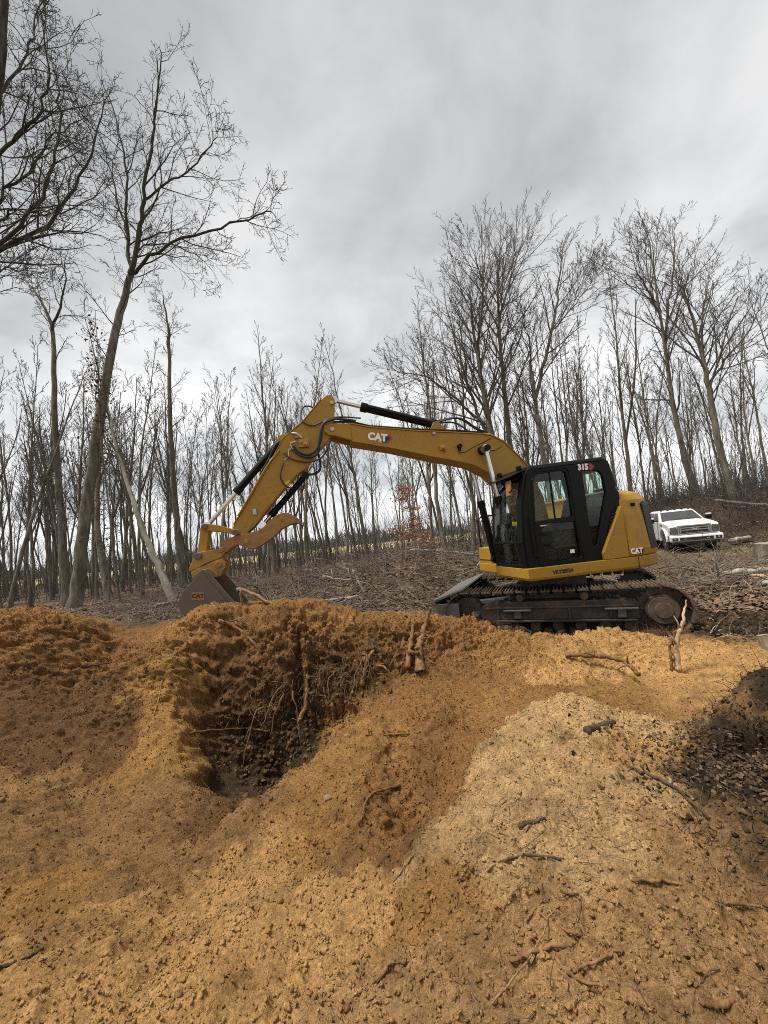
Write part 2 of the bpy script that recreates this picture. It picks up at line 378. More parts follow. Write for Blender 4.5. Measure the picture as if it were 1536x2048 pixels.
CP=[(-4.67,5.05,1.11,'R'),(-4.49,4.83,0.73,'b'),(-3.95,5.27,0.78,'R'),(-3.64,4.82,0.36,'b'),(-3.81,4.30,0.17,'b'),(-3.14,4.49,-0.00,'b'),(-3.43,3.64,0.02,'n'),(-2.93,4.99,0.64,'o'),(-2.55,4.46,0.11,'o'),(-2.18,3.91,-0.18,'n'),(-2.44,3.43,-0.20,'n'),(-2.76,3.08,-0.06,'n'),(-2.26,2.51,0.04,'o'),(-2.84,2.89,0.02,'n'),(-2.34,5.43,0.84,'R'),(-2.31,5.27,0.36,'b'),(-1.95,5.05,-0.22,'d'),(-2.01,4.79,-0.55,'d'),(-1.52,4.70,-0.72,'d'),(-1.87,3.84,-0.35,'b'),(-2.75,4.79,0.40,'o'),(-2.38,4.23,-0.05,'o'),(-2.38,5.02,-0.16,'b'),(-1.57,5.43,0.97,'R'),(-1.17,5.28,0.58,'b'),(-1.57,5.19,0.34,'b'),(-1.56,5.09,0.04,'d'),(-0.63,5.36,0.68,'R'),(-0.51,5.13,0.36,'b'),(-1.04,5.08,0.17,'d'),(-0.78,4.77,-0.15,'o'),(-1.21,4.85,-0.19,'d'),(-0.30,5.18,0.51,'d'),(-0.04,4.36,0.17,'R'),(0.70,5.25,0.57,'R'),(0.30,4.89,0.28,'R'),(0.90,4.81,0.31,'R'),(0.14,3.58,0.04,'R'),(-0.11,3.08,-0.04,'R'),(0.32,3.82,0.12,'R'),(-0.49,3.34,0.14,'o'),(-0.25,3.60,0.15,'o'),(-0.63,2.85,0.10,'o'),(-0.24,2.61,0.03,'R'),(1.24,4.92,0.41,'o'),(1.67,4.50,0.27,'s'),(2.71,4.79,0.36,'s'),(3.23,4.33,0.27,'s'),(2.37,3.53,0.30,'s'),(0.95,2.70,0.58,'p'),(1.04,2.26,0.50,'p'),(0.54,2.01,0.58,'p'),(0.73,1.69,0.58,'p'),(0.24,1.80,0.54,'p'),(0.10,1.65,0.48,'o'),(1.51,2.57,0.43,'s'),(2.00,2.46,0.53,'k'),(1.55,1.88,0.57,'k'),(2.17,2.46,0.72,'k'),(1.70,2.26,0.46,'k'),(1.26,1.64,0.56,'k'),(1.24,1.51,0.56,'k'),(1.43,1.88,0.54,'k'),(1.09,1.38,0.55,'m'),(1.12,1.61,0.56,'m'),(2.00,2.30,0.53,'k'),(2.07,2.68,0.54,'m'),(1.25,1.69,0.56,'m'),(1.21,1.92,0.53,'p'),(1.12,1.47,0.55,'m'),(0.46,1.54,0.54,'m'),(0.24,1.43,0.50,'m'),(0.56,1.38,0.52,'m'),(0.78,1.34,0.53,'m'),(0.94,1.26,0.53,'m'),(-0.33,1.79,0.30,'s'),(-1.02,2.46,0.02,'s'),(-0.68,1.57,0.36,'s'),(-1.57,2.16,0.07,'s'),(-1.59,1.64,0.38,'s'),(-1.01,1.49,0.39,'s'),(-0.12,1.39,0.42,'m'),(-2.12,2.19,0.15,'o'),(-1.53,2.87,-0.10,'n'),(-1.29,2.92,0.04,'n'),(-1.66,2.61,-0.07,'n'),(0.27,2.10,0.55,'p'),(0.59,2.62,0.53,'p'),(0.09,1.92,0.49,'p'),(0.88,2.80,0.59,'p'),(1.20,2.87,0.54,'p'),(0.20,2.30,0.46,'R'),(0.63,3.63,0.09,'R'),(1.03,3.93,0.24,'o'),(0.01,2.11,0.42,'R'),(1.59,2.96,0.43,'p'),(1.42,3.91,0.26,'R'),(1.87,3.85,0.24,'o'),(2.12,3.49,0.29,'o'),(1.17,4.05,0.25,'R'),(-1.17,5.43,0.87,'R'),(0.17,5.29,0.62,'R'),(-0.13,5.03,0.35,'R'),(-0.77,5.27,0.53,'b'),(-2.14,5.40,0.64,'b'),(-1.84,5.15,0.06,'b')]  # darker points just behind the pale mound's crest paint in the valley's shade
_P = np.array(TP); _n = len(_P)
def _K(r2): return np.sqrt(r2 + 0.03)
_A = np.zeros((_n + 3, _n + 3))
_A[:_n, :_n] = _K(((_P[:, None, :2] - _P[None, :, :2]) ** 2).sum(-1)) - np.eye(_n) * 0.012
_A[:_n, _n] = 1; _A[:_n, _n + 1:] = _P[:, :2]; _A[_n, :_n] = 1; _A[_n + 1:, :_n] = _P[:, :2].T
_W = np.linalg.solve(_A, np.r_[_P[:, 2], 0, 0, 0])
def far_h(x, y):
    z = 0.12 + 0.10 * sstep(9, 16, y) + 0.22 * np.exp(-((x + 6) / 5) ** 2 - ((y - 9) / 4) ** 2)
    z = z - 0.42 * sstep(5.5, 9, x) * (1 - sstep(30, 60, y)) * sstep(10, 16, y)          # track where the truck stands
    z = z + 2.6 * sstep(15.0, 19, x + 0.12 * (y - 20)) * sstep(19.5, 24, y) * (1 - sstep(33, 50, y))   # bank behind the truck
    z = z + 0.75 * np.exp(-((x - 0.5) / 4.5) ** 2 - ((y - 14) / 2.5) ** 2)
    return z - 0.9 * sstep(60, 90, y) + 0.10 * fbm(x, y, 0.25, 3, 0.5, 31) * sstep(7, 12, np.abs(x) + y * 0.7) * (1 - sstep(90, 140, y))
def hz(x, y):
    x = np.asarray(x, float); y = np.asarray(y, float)
    out = far_h(x, y)
    near = (1 - sstep(8.0, 10.5, y)) * (1 - sstep(6.0, 8.5, np.abs(x))) * sstep(-5, -3, y)
    m = near > 0
    if np.any(m):
        xm, ym = x[m] if x.ndim else x, y[m] if y.ndim else y
        r = _W[_n] + _W[_n + 1] * xm + _W[_n + 2] * ym
        for i in range(_n):
            r = r + _W[i] * _K((xm - _P[i, 0]) ** 2 + (ym - _P[i, 1]) ** 2)
        if x.ndim:
            out = out.copy(); out[m] = out[m] * (1 - near[m]) + r * near[m]
        else:
            out = out * (1 - near) + r * near
    return out
def axis(fine, outer):
    a = [0.0]
    return a
def grow_axis(v0, d0, end, g):
    r = []; v = v0; d = d0
    while (v < end if d0 > 0 else v > end):
        d *= g; v += d; r.append(v)
    return r
xs = np.arange(-1.8, 2.2, 0.0125).tolist()
a = -1.8; L = []
while a > -5.6: a -= 0.02; L.append(a)
b = xs[-1]; Rr = []
while b < 5.2: b += 0.02; Rr.append(b)
xs = np.array(grow_axis(a, -0.02, -600, 1.12)[::-1] + L[::-1] + xs + Rr + grow_axis(b, 0.02, 600, 1.12))
ys = [0.75]
while ys[-1] < 5.9: ys.append(ys[-1] + 0.0065 + 0.0030 * (ys[-1] - 0.75))
_f = [v for v in ys if v <= 4.55]
while _f[-1] < 5.45: _f.append(_f[-1] + 0.0085)
ys = _f + [v for v in ys if v > _f[-1] + .004]
ys = np.array(grow_axis(0.75, -0.02, -40, 1.15)[::-1] + ys + grow_axis(ys[-1], 0.022, 900, 1.065))
GX, GY = np.meshgrid(xs, ys)
Z = hz(GX.ravel(), GY.ravel()).reshape(GX.shape)
gy_, gx_ = np.gradient(Z, ys, xs)
NV = np.stack([-gx_, -gy_, np.ones_like(Z)], -1); NV /= np.linalg.norm(NV, axis=-1, keepdims=True)
dugzone = (1 - sstep(5.6, 7.0, GY)) * (1 - sstep(5.6, 7.5, np.abs(GX)))          # loose dug earth
slope = 1 - NV[..., 2]
# soil colour blended from the points, painted valley shade included
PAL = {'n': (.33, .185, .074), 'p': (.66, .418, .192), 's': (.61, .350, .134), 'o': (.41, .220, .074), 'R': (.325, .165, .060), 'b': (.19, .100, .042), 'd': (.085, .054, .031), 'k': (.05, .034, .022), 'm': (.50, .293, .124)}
wamp = 0.05 + 0.045 * np.clip(GY, 0, 7)
wx = GX + wamp * fbm(GX, GY + .6 * Z, 1.7, 6, 0.68, 3); wy = GY + wamp * fbm(GX, GY - .6 * Z, 1.7, 6, 0.68, 11)
COLR = np.zeros(GX.shape + (3,)); WS = np.full(GX.shape, 1e-9)
near = (GY < 7.2) & (np.abs(GX) < 8) & (GY > 0)
wxn, wyn, zn = wx[near], wy[near], Z[near]
acc = np.zeros((near.sum(), 3)); ws = np.full(near.sum(), 1e-12)
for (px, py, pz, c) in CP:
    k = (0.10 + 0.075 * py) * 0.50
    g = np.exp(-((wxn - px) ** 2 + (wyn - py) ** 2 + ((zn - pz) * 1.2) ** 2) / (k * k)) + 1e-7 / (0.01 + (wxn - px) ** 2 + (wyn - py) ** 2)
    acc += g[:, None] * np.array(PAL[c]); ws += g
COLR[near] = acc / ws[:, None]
n_a = fbm(GX, GY + Z, 0.9, 4, 0.55, 41); n_b = fbm(GX + .4 * Z, GY + Z, 4.0, 4, 0.62, 43); n_c = fbm(GX + .4 * Z, GY + Z, 17.0, 2, 0.6, 47)
litter = np.array((.105, .075, .050)) * (1 + 0.6 * n_b[..., None]) + np.array((.03, .028, .02)) * n_a[..., None]
grass = np.array((.19, .16, .075)) * (1 + 0.25 * n_b[..., None])
mud = np.array((.065, .046, .030)) * (1 + 0.4 * n_b[..., None])
straw = np.array((.40, .33, .18)) * (1 + 0.12 * n_a[..., None])
back = litter.copy()
f = (sstep(0.0, 0.5, n_a + 0.2) * sstep(3.5, 7, GX) * sstep(9, 12, GY) * (1 - sstep(18, 22, GY)))[..., None]; back = back * (1 - f) + grass * f
f = (np.exp(-(((GX - 3.2) / 3.2) ** 2 + ((GY - 7.6) / 2.6) ** 2) ** 2))[..., None]; back = back * (1 - f) + mud * f
f = sstep(72, 78, GY + 4 * n_a)[..., None]; back = back * (1 - f) + straw * f
f = sstep(230, 250, GY)[..., None]; back = back * (1 - f) + np.array((.10, .10, .06)) * f
fr = sstep(5.35, 5.95, GY + 0.35 * n_b - 0.1 * n_a - 0.55 * np.exp(-((GX + 2.2) / 2.2) ** 2) + 0.5 * sstep(2.0, 4.2, GX))
fr = np.maximum(fr, sstep(5.5, 7.5, np.abs(GX) + 0.5 * n_b))[..., None]
COLR = np.where(near[..., None], COLR, back) * (1 - fr) + back * fr
# darker topsoil crumbs and paler dry sand flecks mixed into the dug earth
crumb = sstep(0.25, 0.75, n_c + 0.8 * n_b) * dugzone * (GX > -9)
COLR *= (1 - 0.30 * crumb)[..., None]
stain = (sstep(0.05, 0.55, fbm(GX - Z, GY + 1.1 * Z, 2.6, 5, 0.65, 111)) * (0.25 + 0.75 * np.clip(slope * 2.5, 0, 1)) * dugzone)[..., None]
COLR = COLR * (1 - 0.45 * stain) + np.array((.10, .058, .026)) * 0.45 * stain
COLR *= np.clip(1 + 0.20 * n_c + 0.30 * n_b + 0.16 * n_a, .35, 1.6)[..., None]
lum = COLR.mean(-1)
# relief: slumps, clods and crumbs, pushed along the surface normal
pale = sstep(0.16, 0.26, lum)
w1, i1 = worley(GX * 4.2 + 0.6 * n_b, GY * 4.2 + 0.6 * n_a, 5)
w2, i2 = worley(GX * 12 + 0.9 * n_c + 0.8 * n_b, GY * 12 - 0.9 * n_c, 6)
rough_z = 0.65 + 0.7 * np.clip(slope * 2.0, 0, 1) + 0.8 * (1 - pale)
rid = 1 - np.abs(fbm(GX + 0.12 * n_b, GY * 1.3, 3.2, 5, 0.55, 61)) * 1.8
gran = np.abs(fbm(GX + .3 * Z, GY + Z, 6.5, 3, 0.55, 91)); gran2 = fbm(GX + .3 * Z, GY + Z, 19.0, 2, 0.55, 95)
steep = np.clip(slope * 2.4 - .15, 0, 1)
w3, i3 = worley(GX * 46 + .5 * n_c, GY * 46, 8)
w5, i5 = worley(GX * 6.5 + .5 * n_b, (GY * .7 + Z) * 6.5 + .4 * n_a, 14); w6, i6 = worley(GX * 15 + .4 * n_b, (GY * .7 + Z) * 15, 15)
al, ac = GX * .8 + GY * .6, GY * .8 - GX * .6
slump = 1 - np.abs(fbm(al * 1.0 + .15 * n_b, ac * 3.2, 1.6, 4, .55, 141)) * 2
ledge = fbm(GX * 0.8, GY * 1.6 + 0.9 * Z, 1.6, 4, 0.6, 55); ledge = np.round(ledge * 3.5) / 3.5 * 0.6 + ledge * 0.4
patch = sstep(-0.3, 0.35, n_b + 0.7 * n_a)
D = (0.030 * fbm(GX, GY, 2.2, 4, 0.5, 51) + 0.020 * (0.5 - w1) * rough_z * (i1 > .4) + 0.016 * rid * (1 - .6 * steep) + 0.016 * slump * (1 - steep)
     - 0.026 * gran + 0.0135 * gran2 * (0.5 + 0.8 * patch) + 0.0125 * (0.55 - w3) * (i3 > .2) * (1 - .6 * steep)
     + steep * (0.030 * (0.5 - w5) + 0.045 * (i5 - .5) + 0.014 * (0.5 - w6) + 0.024 * (i6 - .5) + 0.02 * ledge) + 0.006 * (i3 - .5) * (1 - .5 * steep) + .010 * (i2 - .5) * patch)
# rain runnels / slide marks down the steep faces
streak = fbm(GX * 5.5 + 0.5 * n_b, GY * 0.7, 1.0, 4, 0.6, 71)
D += (0.008 * streak + 0.03 * fbm(GX * 1.0, Z + .4 * GY, 2.5, 3, .5, 75)) * steep
D += 0.010 * np.sin((GX * 0.8 + GY * 0.35 + 0.05 * n_b) * 62) * np.exp(-((GX - .55) / .45) ** 2 - ((GY - 4.35) / .5) ** 2) + 0.012 * np.sin((GX + .25 * GY + .06 * n_a) * 50) * np.exp(-((GX + 2.75) / .5) ** 2 - ((GY - 4.6) / .5) ** 2)
lump = 1 - np.abs(fbm(GX + .2 * n_b, GY + .6 * Z, 2.6, 4, .55, 131)) * 2.2
D += 0.05 * lump * np.exp(-((GY - 5.25) / .45) ** 2) + 0.022 * fbm(GX, GY + Z, 4.5, 2, .5, 135) * np.exp(-((GY - 5.3) / .4) ** 2)
D += 0.035 * fbm(GX, GY, 1.1, 3, .5, 139)
# undercut root mat on the far wall and the black hollow on the right
def gauss(x0, y0, sx, sy): return np.exp(-((wx - x0) / sx) ** 2 - ((wy - y0) / sy) ** 2)
D += 0.10 * gauss(-1.0, 5.15, 0.75, 0.14) * (0.7 + 0.8 * n_b) - 0.16 * gauss(-1.25, 4.85, 0.6, 0.16)
D += -0.16 * gauss(2.05, 2.2, 0.20, 0.18) * (0.8 + 0.6 * n_b) + 0.06 * gauss(2.15, 2.5, 0.35, 0.15)
D += 0.06 * gauss(1.75, 2.1, 0.25, 0.5) * n_b
D = D * dugzone + (1 - dugzone) * (0.05 * fbm(GX, GY, 1.3, 4, 0.5, 81) * (1 - sstep(60, 90, GY)) + 0.02 * (0.5 - w1) * (1 - sstep(14, 30, GY)))
mach = np.exp(-(((GX - 3.15) / 2.2) ** 2 + ((GY - 7.7) / 1.7) ** 2) ** 3)
D *= (1 - mach * 0.85)
D -= 0.10 * np.exp(-((GX + 2.72) / 0.7) ** 2 - ((GY - 6.35) / 0.55) ** 2)
PV = np.stack([GX, GY, Z], -1) + NV * D[..., None]
ny, nx = GX.shape
ii = np.arange(ny * nx).reshape(ny, nx)
F4 = np.stack([ii[:-1, :-1], ii[:-1, 1:], ii[1:, 1:], ii[1:, :-1]], -1).reshape(-1, 4)
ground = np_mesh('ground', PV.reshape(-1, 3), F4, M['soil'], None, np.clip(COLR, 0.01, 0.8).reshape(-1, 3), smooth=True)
tag(ground, 'dug sand pits and mounds running back to leaf-strewn woodland floor', 'ground', kind='structure')
# loose crumbs and clods lying on the dug earth
def surf(ix, iy): return PV[iy, ix], NV[iy, ix], COLR[iy, ix]
_ix0, _ix1 = np.searchsorted(xs, (-5.2, 5.0)); _iy0, _iy1 = np.searchsorted(ys, (0.95, 5.7))
def clods(name, n, smin, smax, rg, label, power=3.0, tint=1.0, ymax=None):
    t = (1 + np.sqrt(5)) / 2
    oct_ = name == 'soil_crumbs'
    b = np.array([(-1, t, 0), (1, t, 0), (-1, -t, 0), (1, -t, 0), (0, -1, t), (0, 1, t), (0, -1, -t), (0, 1, -t), (t, 0, -1), (t, 0, 1), (-t, 0, -1), (-t, 0, 1)]) / 1.9
    fa = np.array([(0, 11, 5), (0, 5, 1), (0, 1, 7), (0, 7, 10), (0, 10, 11), (1, 5, 9), (5, 11, 4), (11, 10, 2), (10, 7, 6), (7, 1, 8), (3, 9, 4), (3, 4, 2), (3, 2, 6), (3, 6, 8), (3, 8, 9), (4, 9, 5), (2, 4, 11), (6, 2, 10), (8, 6, 7), (9, 8, 1)])
    if oct_:
        b = np.array([(1, 0, 0), (-1, 0, 0), (0, 1, 0), (0, -1, 0), (0, 0, 1), (0, 0, -1)]) * 1.1
        fa = np.array([(0, 2, 4), (2, 1, 4), (1, 3, 4), (3, 0, 4), (2, 0, 5), (1, 2, 5), (3, 1, 5), (0, 3, 5)])
    iy = rg.integers(_iy0, _iy1, n * 3); ix = rg.integers(_ix0, _ix1, n * 3)
    ok = (np.abs(xs[ix]) < ys[iy] * 1.06 + 0.25) & (rg.random(n * 3) < 0.35 + 0.65 * sstep(-0.3, 0.5, n_b[iy, ix] + n_a[iy, ix]))
    ix, iy = ix[ok][:n], iy[ok][:n]; n = len(ix)
    p, nn, c = surf(ix, iy)
    s = smin + (smax - smin) * rg.random(n) ** power
    Mx = rand_rot(n, rg) * (s[:, None] * (0.6 + 0.7 * rg.random((n, 3))))[:, None, :]
    V, F, C = merge(b, fa, Mx, p + nn * (s * 0.35)[:, None], np.clip(c * tint * (0.9 + 0.45 * rg.random((n, 1))), 0.01, 0.75))
    V += rg.normal(size=V.shape) * (np.repeat(s, len(b)) * (0.3 if oct_ else 0.2))[:, None]
    o = np_mesh(name, V, F, M['soil'], None, C, smooth=False)
    return tag(o, label, 'soil', kind='stuff')
clods('soil_crumbs', 52000, 0.003, 0.0105, rng, 'fine crumbs of ochre sand scattered over the dug slopes', 2.5)
clods('soil_clods', 700, 0.006, 0.018, rng, 'larger lumps of sand and topsoil fallen down the pit walls', 3.5, 0.95)
def dark_clumps(name, n, fx, fy, smin, smax, label, c0, c1):
    rg = np.random.default_rng(len(name)); x = fx(rg, n); y = fy(rg, n)
    ix = np.clip(np.searchsorted(xs, x), 0, nx - 1); iy = np.clip(np.searchsorted(ys, y), 0, ny - 1)
    t = (1 + np.sqrt(5)) / 2
    b = np.array([(-1, t, 0), (1, t, 0), (-1, -t, 0), (1, -t, 0), (0, -1, t), (0, 1, t), (0, -1, -t), (0, 1, -t), (t, 0, -1), (t, 0, 1), (-t, 0, -1), (-t, 0, 1)]) / 1.9
    fa = np.array([(0, 11, 5), (0, 5, 1), (0, 1, 7), (0, 7, 10), (0, 10, 11), (1, 5, 9), (5, 11, 4), (11, 10, 2), (10, 7, 6), (7, 1, 8), (3, 9, 4), (3, 4, 2), (3, 2, 6), (3, 6, 8), (3, 8, 9), (4, 9, 5), (2, 4, 11), (6, 2, 10), (8, 6, 7), (9, 8, 1)])
    s = smin + (smax - smin) * rg.random(n) ** 2.5
    Mx = rand_rot(n, rg) * (s[:, None] * (0.6 + 0.7 * rg.random((n, 3))))[:, None, :]
    k = rg.random((n, 1))
    V, F, C = merge(b, fa, Mx, PV[iy, ix] + NV[iy, ix] * (s * .3)[:, None], np.array(c0) * (1 - k) + np.array(c1) * k)
    V += rg.normal(size=V.shape) * (np.repeat(s, 12) * 0.24)[:, None]
    return tag(np_mesh(name, V, F, M['soil'], None, C), label, 'soil', kind='stuff')
dark_clumps('churned_clods', 5200, lambda r, n: 1.0 + 6.0 * r.random(n), lambda r, n: 5.4 + 1.3 * r.random(n) ** 1.3, .006, .060, 'dark clods churned up along the excavator tracks', (.03, .021, .014), (.13, .085, .05))
dark_clumps('topsoil_clods', 2600, lambda r, n: r.normal(1.85, .34, n), lambda r, n: r.normal(1.98, .40, n), .003, .015, 'crumbling black topsoil heaped beside the pale mound', (.03, .022, .016), (.20, .13, .07))
dark_clumps('wall_clods', 1500, lambda r, n: r.normal(-1.3, .55, n), lambda r, n: r.normal(4.95, .22, n), .004, .032, 'dark clods clinging to the undercut bank', (.08, .05, .026), (.30, .165, .065))
def drop(x, y):
    return float(hz(float(x), float(y)))
def surf_z(x, y):
    ix = min(max(np.searchsorted(xs, x), 0), nx - 1); iy = min(max(np.searchsorted(ys, y), 0), ny - 1)
    return float(PV[iy, ix, 2])
# ---------------------------------------------------------------- excavator
HY, CY = R(192), R(157)              # headings of the upper body and of the undercarriage
exc = empty('excavator', (3.15, 7.72, 0))
tag(exc, 'yellow tracked excavator with black cab, thumb and bucket dug into the soil', 'excavator')
def hp(mb, name, mat, parent=exc, bevel=0.0, smooth=False, seg=2):
    o = mb.build(name, M[mat], parent, bevel, smooth, seg)
    if parent is exc: o.rotation_euler = (0, 0, HY)
    return o
def cp(mb, name, mat, parent=exc, bevel=0.0, smooth=False):
    o = mb.build(name, M[mat], parent, bevel, smooth)
    if parent is exc: o.rotation_euler = (0, 0, CY)
    return o
def text_mb(s, size, origin, right, up, depth=0.002, offset=0.0, shear=0.0, squeeze=1.0):
    cu = bpy.data.curves.new('t', 'FONT'); cu.body = s; cu.size = size; cu.extrude = depth; cu.offset = offset; cu.shear = shear; cu.align_x = 'CENTER'; cu.align_y = 'CENTER'
    o = bpy.data.objects.new('t', cu); col.objects.link(o)
    dg = bpy.context.evaluated_depsgraph_get(); me = bpy.data.meshes.new_from_object(o.evaluated_get(dg))
    r_, u_ = Vector(right), Vector(up); n_ = r_.cross(u_); og = Vector(origin)
    vs = [og + r_ * (v.co.x * squeeze) + u_ * v.co.y + n_ * v.co.z for v in me.vertices]
    fs = [tuple(p.vertices) for p in me.polygons]
    bpy.data.objects.remove(o); bpy.data.curves.remove(cu); bpy.data.meshes.remove(me)
    mb = MB(); mb.add(vs, fs); return mb
LR, UP = (-1, 0, 0), (0, 0, 1)       # lettering on the cab side reads towards the tail

# --- undercarriage
def track_path(half=1.50, r=0.375, zc=0.40, n=43):
    per = 4 * half + 2 * math.pi * r; out = []
    for i in range(n):
        s = per * i / n
        if s < 2 * half: out.append((half - s, zc + r - 0.015 * math.sin(math.pi * s / (2 * half)), 0.0))
        elif s < 2 * half + math.pi * r:
            a = (s - 2 * half) / r; out.append((-half - r * math.sin(a), zc + r * math.cos(a), a))
        elif s < 4 * half + math.pi * r: out.append((-half + s - 2 * half - math.pi * r, zc - r, math.pi))
        else:
            a = (s - 4 * half - math.pi * r) / r; out.append((half + r * math.sin(a), zc - r * math.cos(a), math.pi + a))
    return out
shoe = MB().box(-0.082, 0.082, -0.25, 0.25, -0.012, 0.012)
for gx in (-0.06, -0.005, 0.05): shoe.prism([(gx - 0.012, 0.012), (gx + 0.012, 0.012), (gx + 0.007, 0.04), (gx - 0.007, 0.04)], -0.25, 0.25)
shoe.box(-0.07, 0.06, -0.09, -0.04, -0.075, -0.012).box(-0.07, 0.06, 0.04, 0.09, -0.075, -0.012)
for sgn in (1, -1):
    yc = 1.0 * sgn
    tr = MB()
    pth = track_path(n=90)
    tr.loft([[(x, yc + dy, 0.40 + (z - 0.40) * 0.84) for x, z, a in pth] for dy in (-0.045, 0.045)], cap=False)
    trk = cp(tr, 'track', 'frame')
    for (x, z, a) in track_path():
        if not hasattr(shoe, 'me'):
            so = shoe.build('track_shoe', M['track'], trk, 0.006); shoe.me = so.data
        else:
            so = bpy.data.objects.new('track_shoe', shoe.me); link(so, trk)
        so.location = (x, yc, z); so.rotation_euler = (0, -a, 0)
    sp = MB()
    for k in range(23):
        a = 2 * math.pi * k / 23
        sp.prism([(-1.5 + 0.30 * math.cos(a + e) * 1.0, 0.40 + 0.30 * math.sin(a + e)) for e in (-.08, .08)] + [(-1.5 + 0.345 * math.cos(a + e), 0.40 + 0.345 * math.sin(a + e)) for e in (.045, -.045)], yc - 0.03, yc + 0.03)
    sp.cyl((-1.5, yc - 0.04, .40), (-1.5, yc + 0.04, .40), 0.31, 40)
    so = cp(sp, 'sprocket', 'frame', trk)
    hub = MB(); s2 = sgn
    hub.cyl((-1.5, yc + .04 * s2, .40), (-1.5, yc + .17 * s2, .40), 0.225, 40).cyl((-1.5, yc + .17 * s2, .40), (-1.5, yc + .215 * s2, .40), 0.205, 40).cyl((-1.5, yc + .215 * s2, .40), (-1.5, yc + .235 * s2, .40), 0.12, 30)
    for k in range(12):
        a = k * math.pi / 6; hub.cyl((-1.5 + .25 * math.cos(a), yc + .04 * s2, .40 + .25 * math.sin(a)), (-1.5 + .25 * math.cos(a), yc + .065 * s2, .40 + .25 * math.sin(a)), 0.014, 6)
    cp(hub, 'final_drive', 'track', trk, 0.012)
    idl = MB(); idl.cyl((1.5, yc - .08, .40), (1.5, yc + .08, .40), 0.29, 40).cyl((1.5, yc - .1, .40), (1.5, yc + .1, .40), 0.10, 24)
    cp(idl, 'idler', 'frame', trk, 0.02)
    for x in (-1.05, -0.7, -.35, 0, .35, .7, 1.05):
        cp(MB().cyl((x, yc - .12, .155), (x, yc + .12, .155), 0.085, 20), 'roller', 'frame', trk)
    for x in (-.45, .55):
        cp(MB().cyl((x, yc - .12, .655), (x, yc + .20, .655), 0.06, 20), 'carrier_roller', 'frame', trk)
    fr = MB()
    fr.prism([(1.22, .27), (1.30, .40), (1.22, .52), (.95, .58), (-.95, .58), (-1.2, .52), (-1.2, .27)], yc - .14 * sgn, yc + .14 * sgn)
    fr.box(-1.15, 1.2, yc + .14 * sgn, yc + .17 * sgn, .46, .50).box(-1.15, 1.15, yc + .14 * sgn, yc + .19 * sgn, .235, .275)
    for x in (.95, 0.42, -.2, -.8): fr.box(x - .02, x + .02, yc + .14 * sgn, yc + .165 * sgn, .275, .46)
    cp(fr, 'track_frame', 'frame', trk, 0.012)
    for x in (0.62, -.95):
        cp(MB().box(x - .23, x + .23, yc + .14 * sgn, yc + .22 * sgn, .425, .455).box(x - .06, x + .06, yc + .15 * sgn, yc + .20 * sgn, .30, .425), 'step', 'steel', trk, 0.008)
cb = MB(); cb.box(-.75, .75, -.86, .86, .42, .66).cyl((0, 0, .66), (0, 0, .95), .58, 48)
for sx in (-1, 1): cb.loft([[(sx * .35, -.8, .42), (sx * .95, -.8, .42), (sx * .95, .8, .42), (sx * .35, .8, .42)], [(sx * .35, -.8, .62), (sx * .85, -.8, .60), (sx * .85, .8, .60), (sx * .35, .8, .62)]])
cp(cb, 'car_body', 'frame', exc, 0.02)
bl = MB()
prof = [(2.10, .12), (2.02, .20), (1.985, .34), (2.0, .50), (2.07, .66), (2.11, .66), (2.05, .50), (2.035, .34), (2.07, .21), (2.14, .12)]
bl.prism(prof, -1.24, 1.24)
bl.box(1.62, 2.03, -1.235, -1.19, .20, .60).box(1.62, 2.03, 1.19, 1.235, .20, .60)
bl.prism([(2.10, .67), (1.52, .86), (1.50, .83), (2.06, .635)], -1.24, 1.24)
cp(bl, 'dozer_blade', 'cement', exc, 0.008)
ba = MB()
for y in (-.42, .42): ba.tube([(.7, y, .5), (1.3, y, .45), (1.99, y, .40)], .075, 8)
cp(ba, 'blade_arm', 'frame')

# --- upper deck and tail
TAIL = [(-.85, 1.2), (-1.13, 1.17), (-1.44, 1.03), (-1.52, .6), (-1.54, 0)]
tail = TAIL + [(x, -y) for x, y in reversed(TAIL[:-1])]
deck = [(1.24, 1.2)] + tail + [(.95, -1.2), (.95, -.40), (.90, -.30), (.90, .12), (1.24, .16)]
dk = MB(); dk.loft([[(x * (.985 if z < 1.0 else 1), y * (.985 if z < 1.0 else 1), z + (0.0 if x < 1.0 else 0.03)) for x, y in deck] for z in (.965, 1.01, 1.13, 1.17)])
deck_o = hp(dk, 'deck', 'yellow', exc, 0.012)
hp(MB().box(-.86, -.852, 1.19, 1.206, .98, 1.165), 'panel_seam', 'decal_black', deck_o)
hp(text_mb('VKY20524', .085, (.615, 1.2035, 1.088), LR, UP, .001, .004), 'stencil_number', 'decal_black', deck_o)
cw = MB()
def ring(z, ins, front=-.70): return [(max(x, x) * 1.0 + (ins if x < -1.0 else ins * .3), y * (1 - ins * .75), z) for x, y in [(front, 1.195)] + tail + [(front, -1.195)]]
cw.loft([ring(1.175, .0), ring(1.30, -.015), ring(1.9, .03), ring(2.15, .06), ring(2.26, .12), ring(2.33, .26)])
cwo = hp(cw, 'counterweight', 'yellow', exc, 0.03, seg=3)
gp = []
for z in (1.27, 2.06, 2.10):
    k = .03 * (z - 1.3) / .6
    a_, b_ = (-1.17 + k * .6, 1.152 - k * 1.1), (-1.41 + k * .6, 1.044 - k * 1.1)
    if z > 2.08: a_ = (a_[0] * .6 + b_[0] * .4, a_[1] * .6 + b_[1] * .4)
    gp.append((a_, b_, z))
gm = MB()
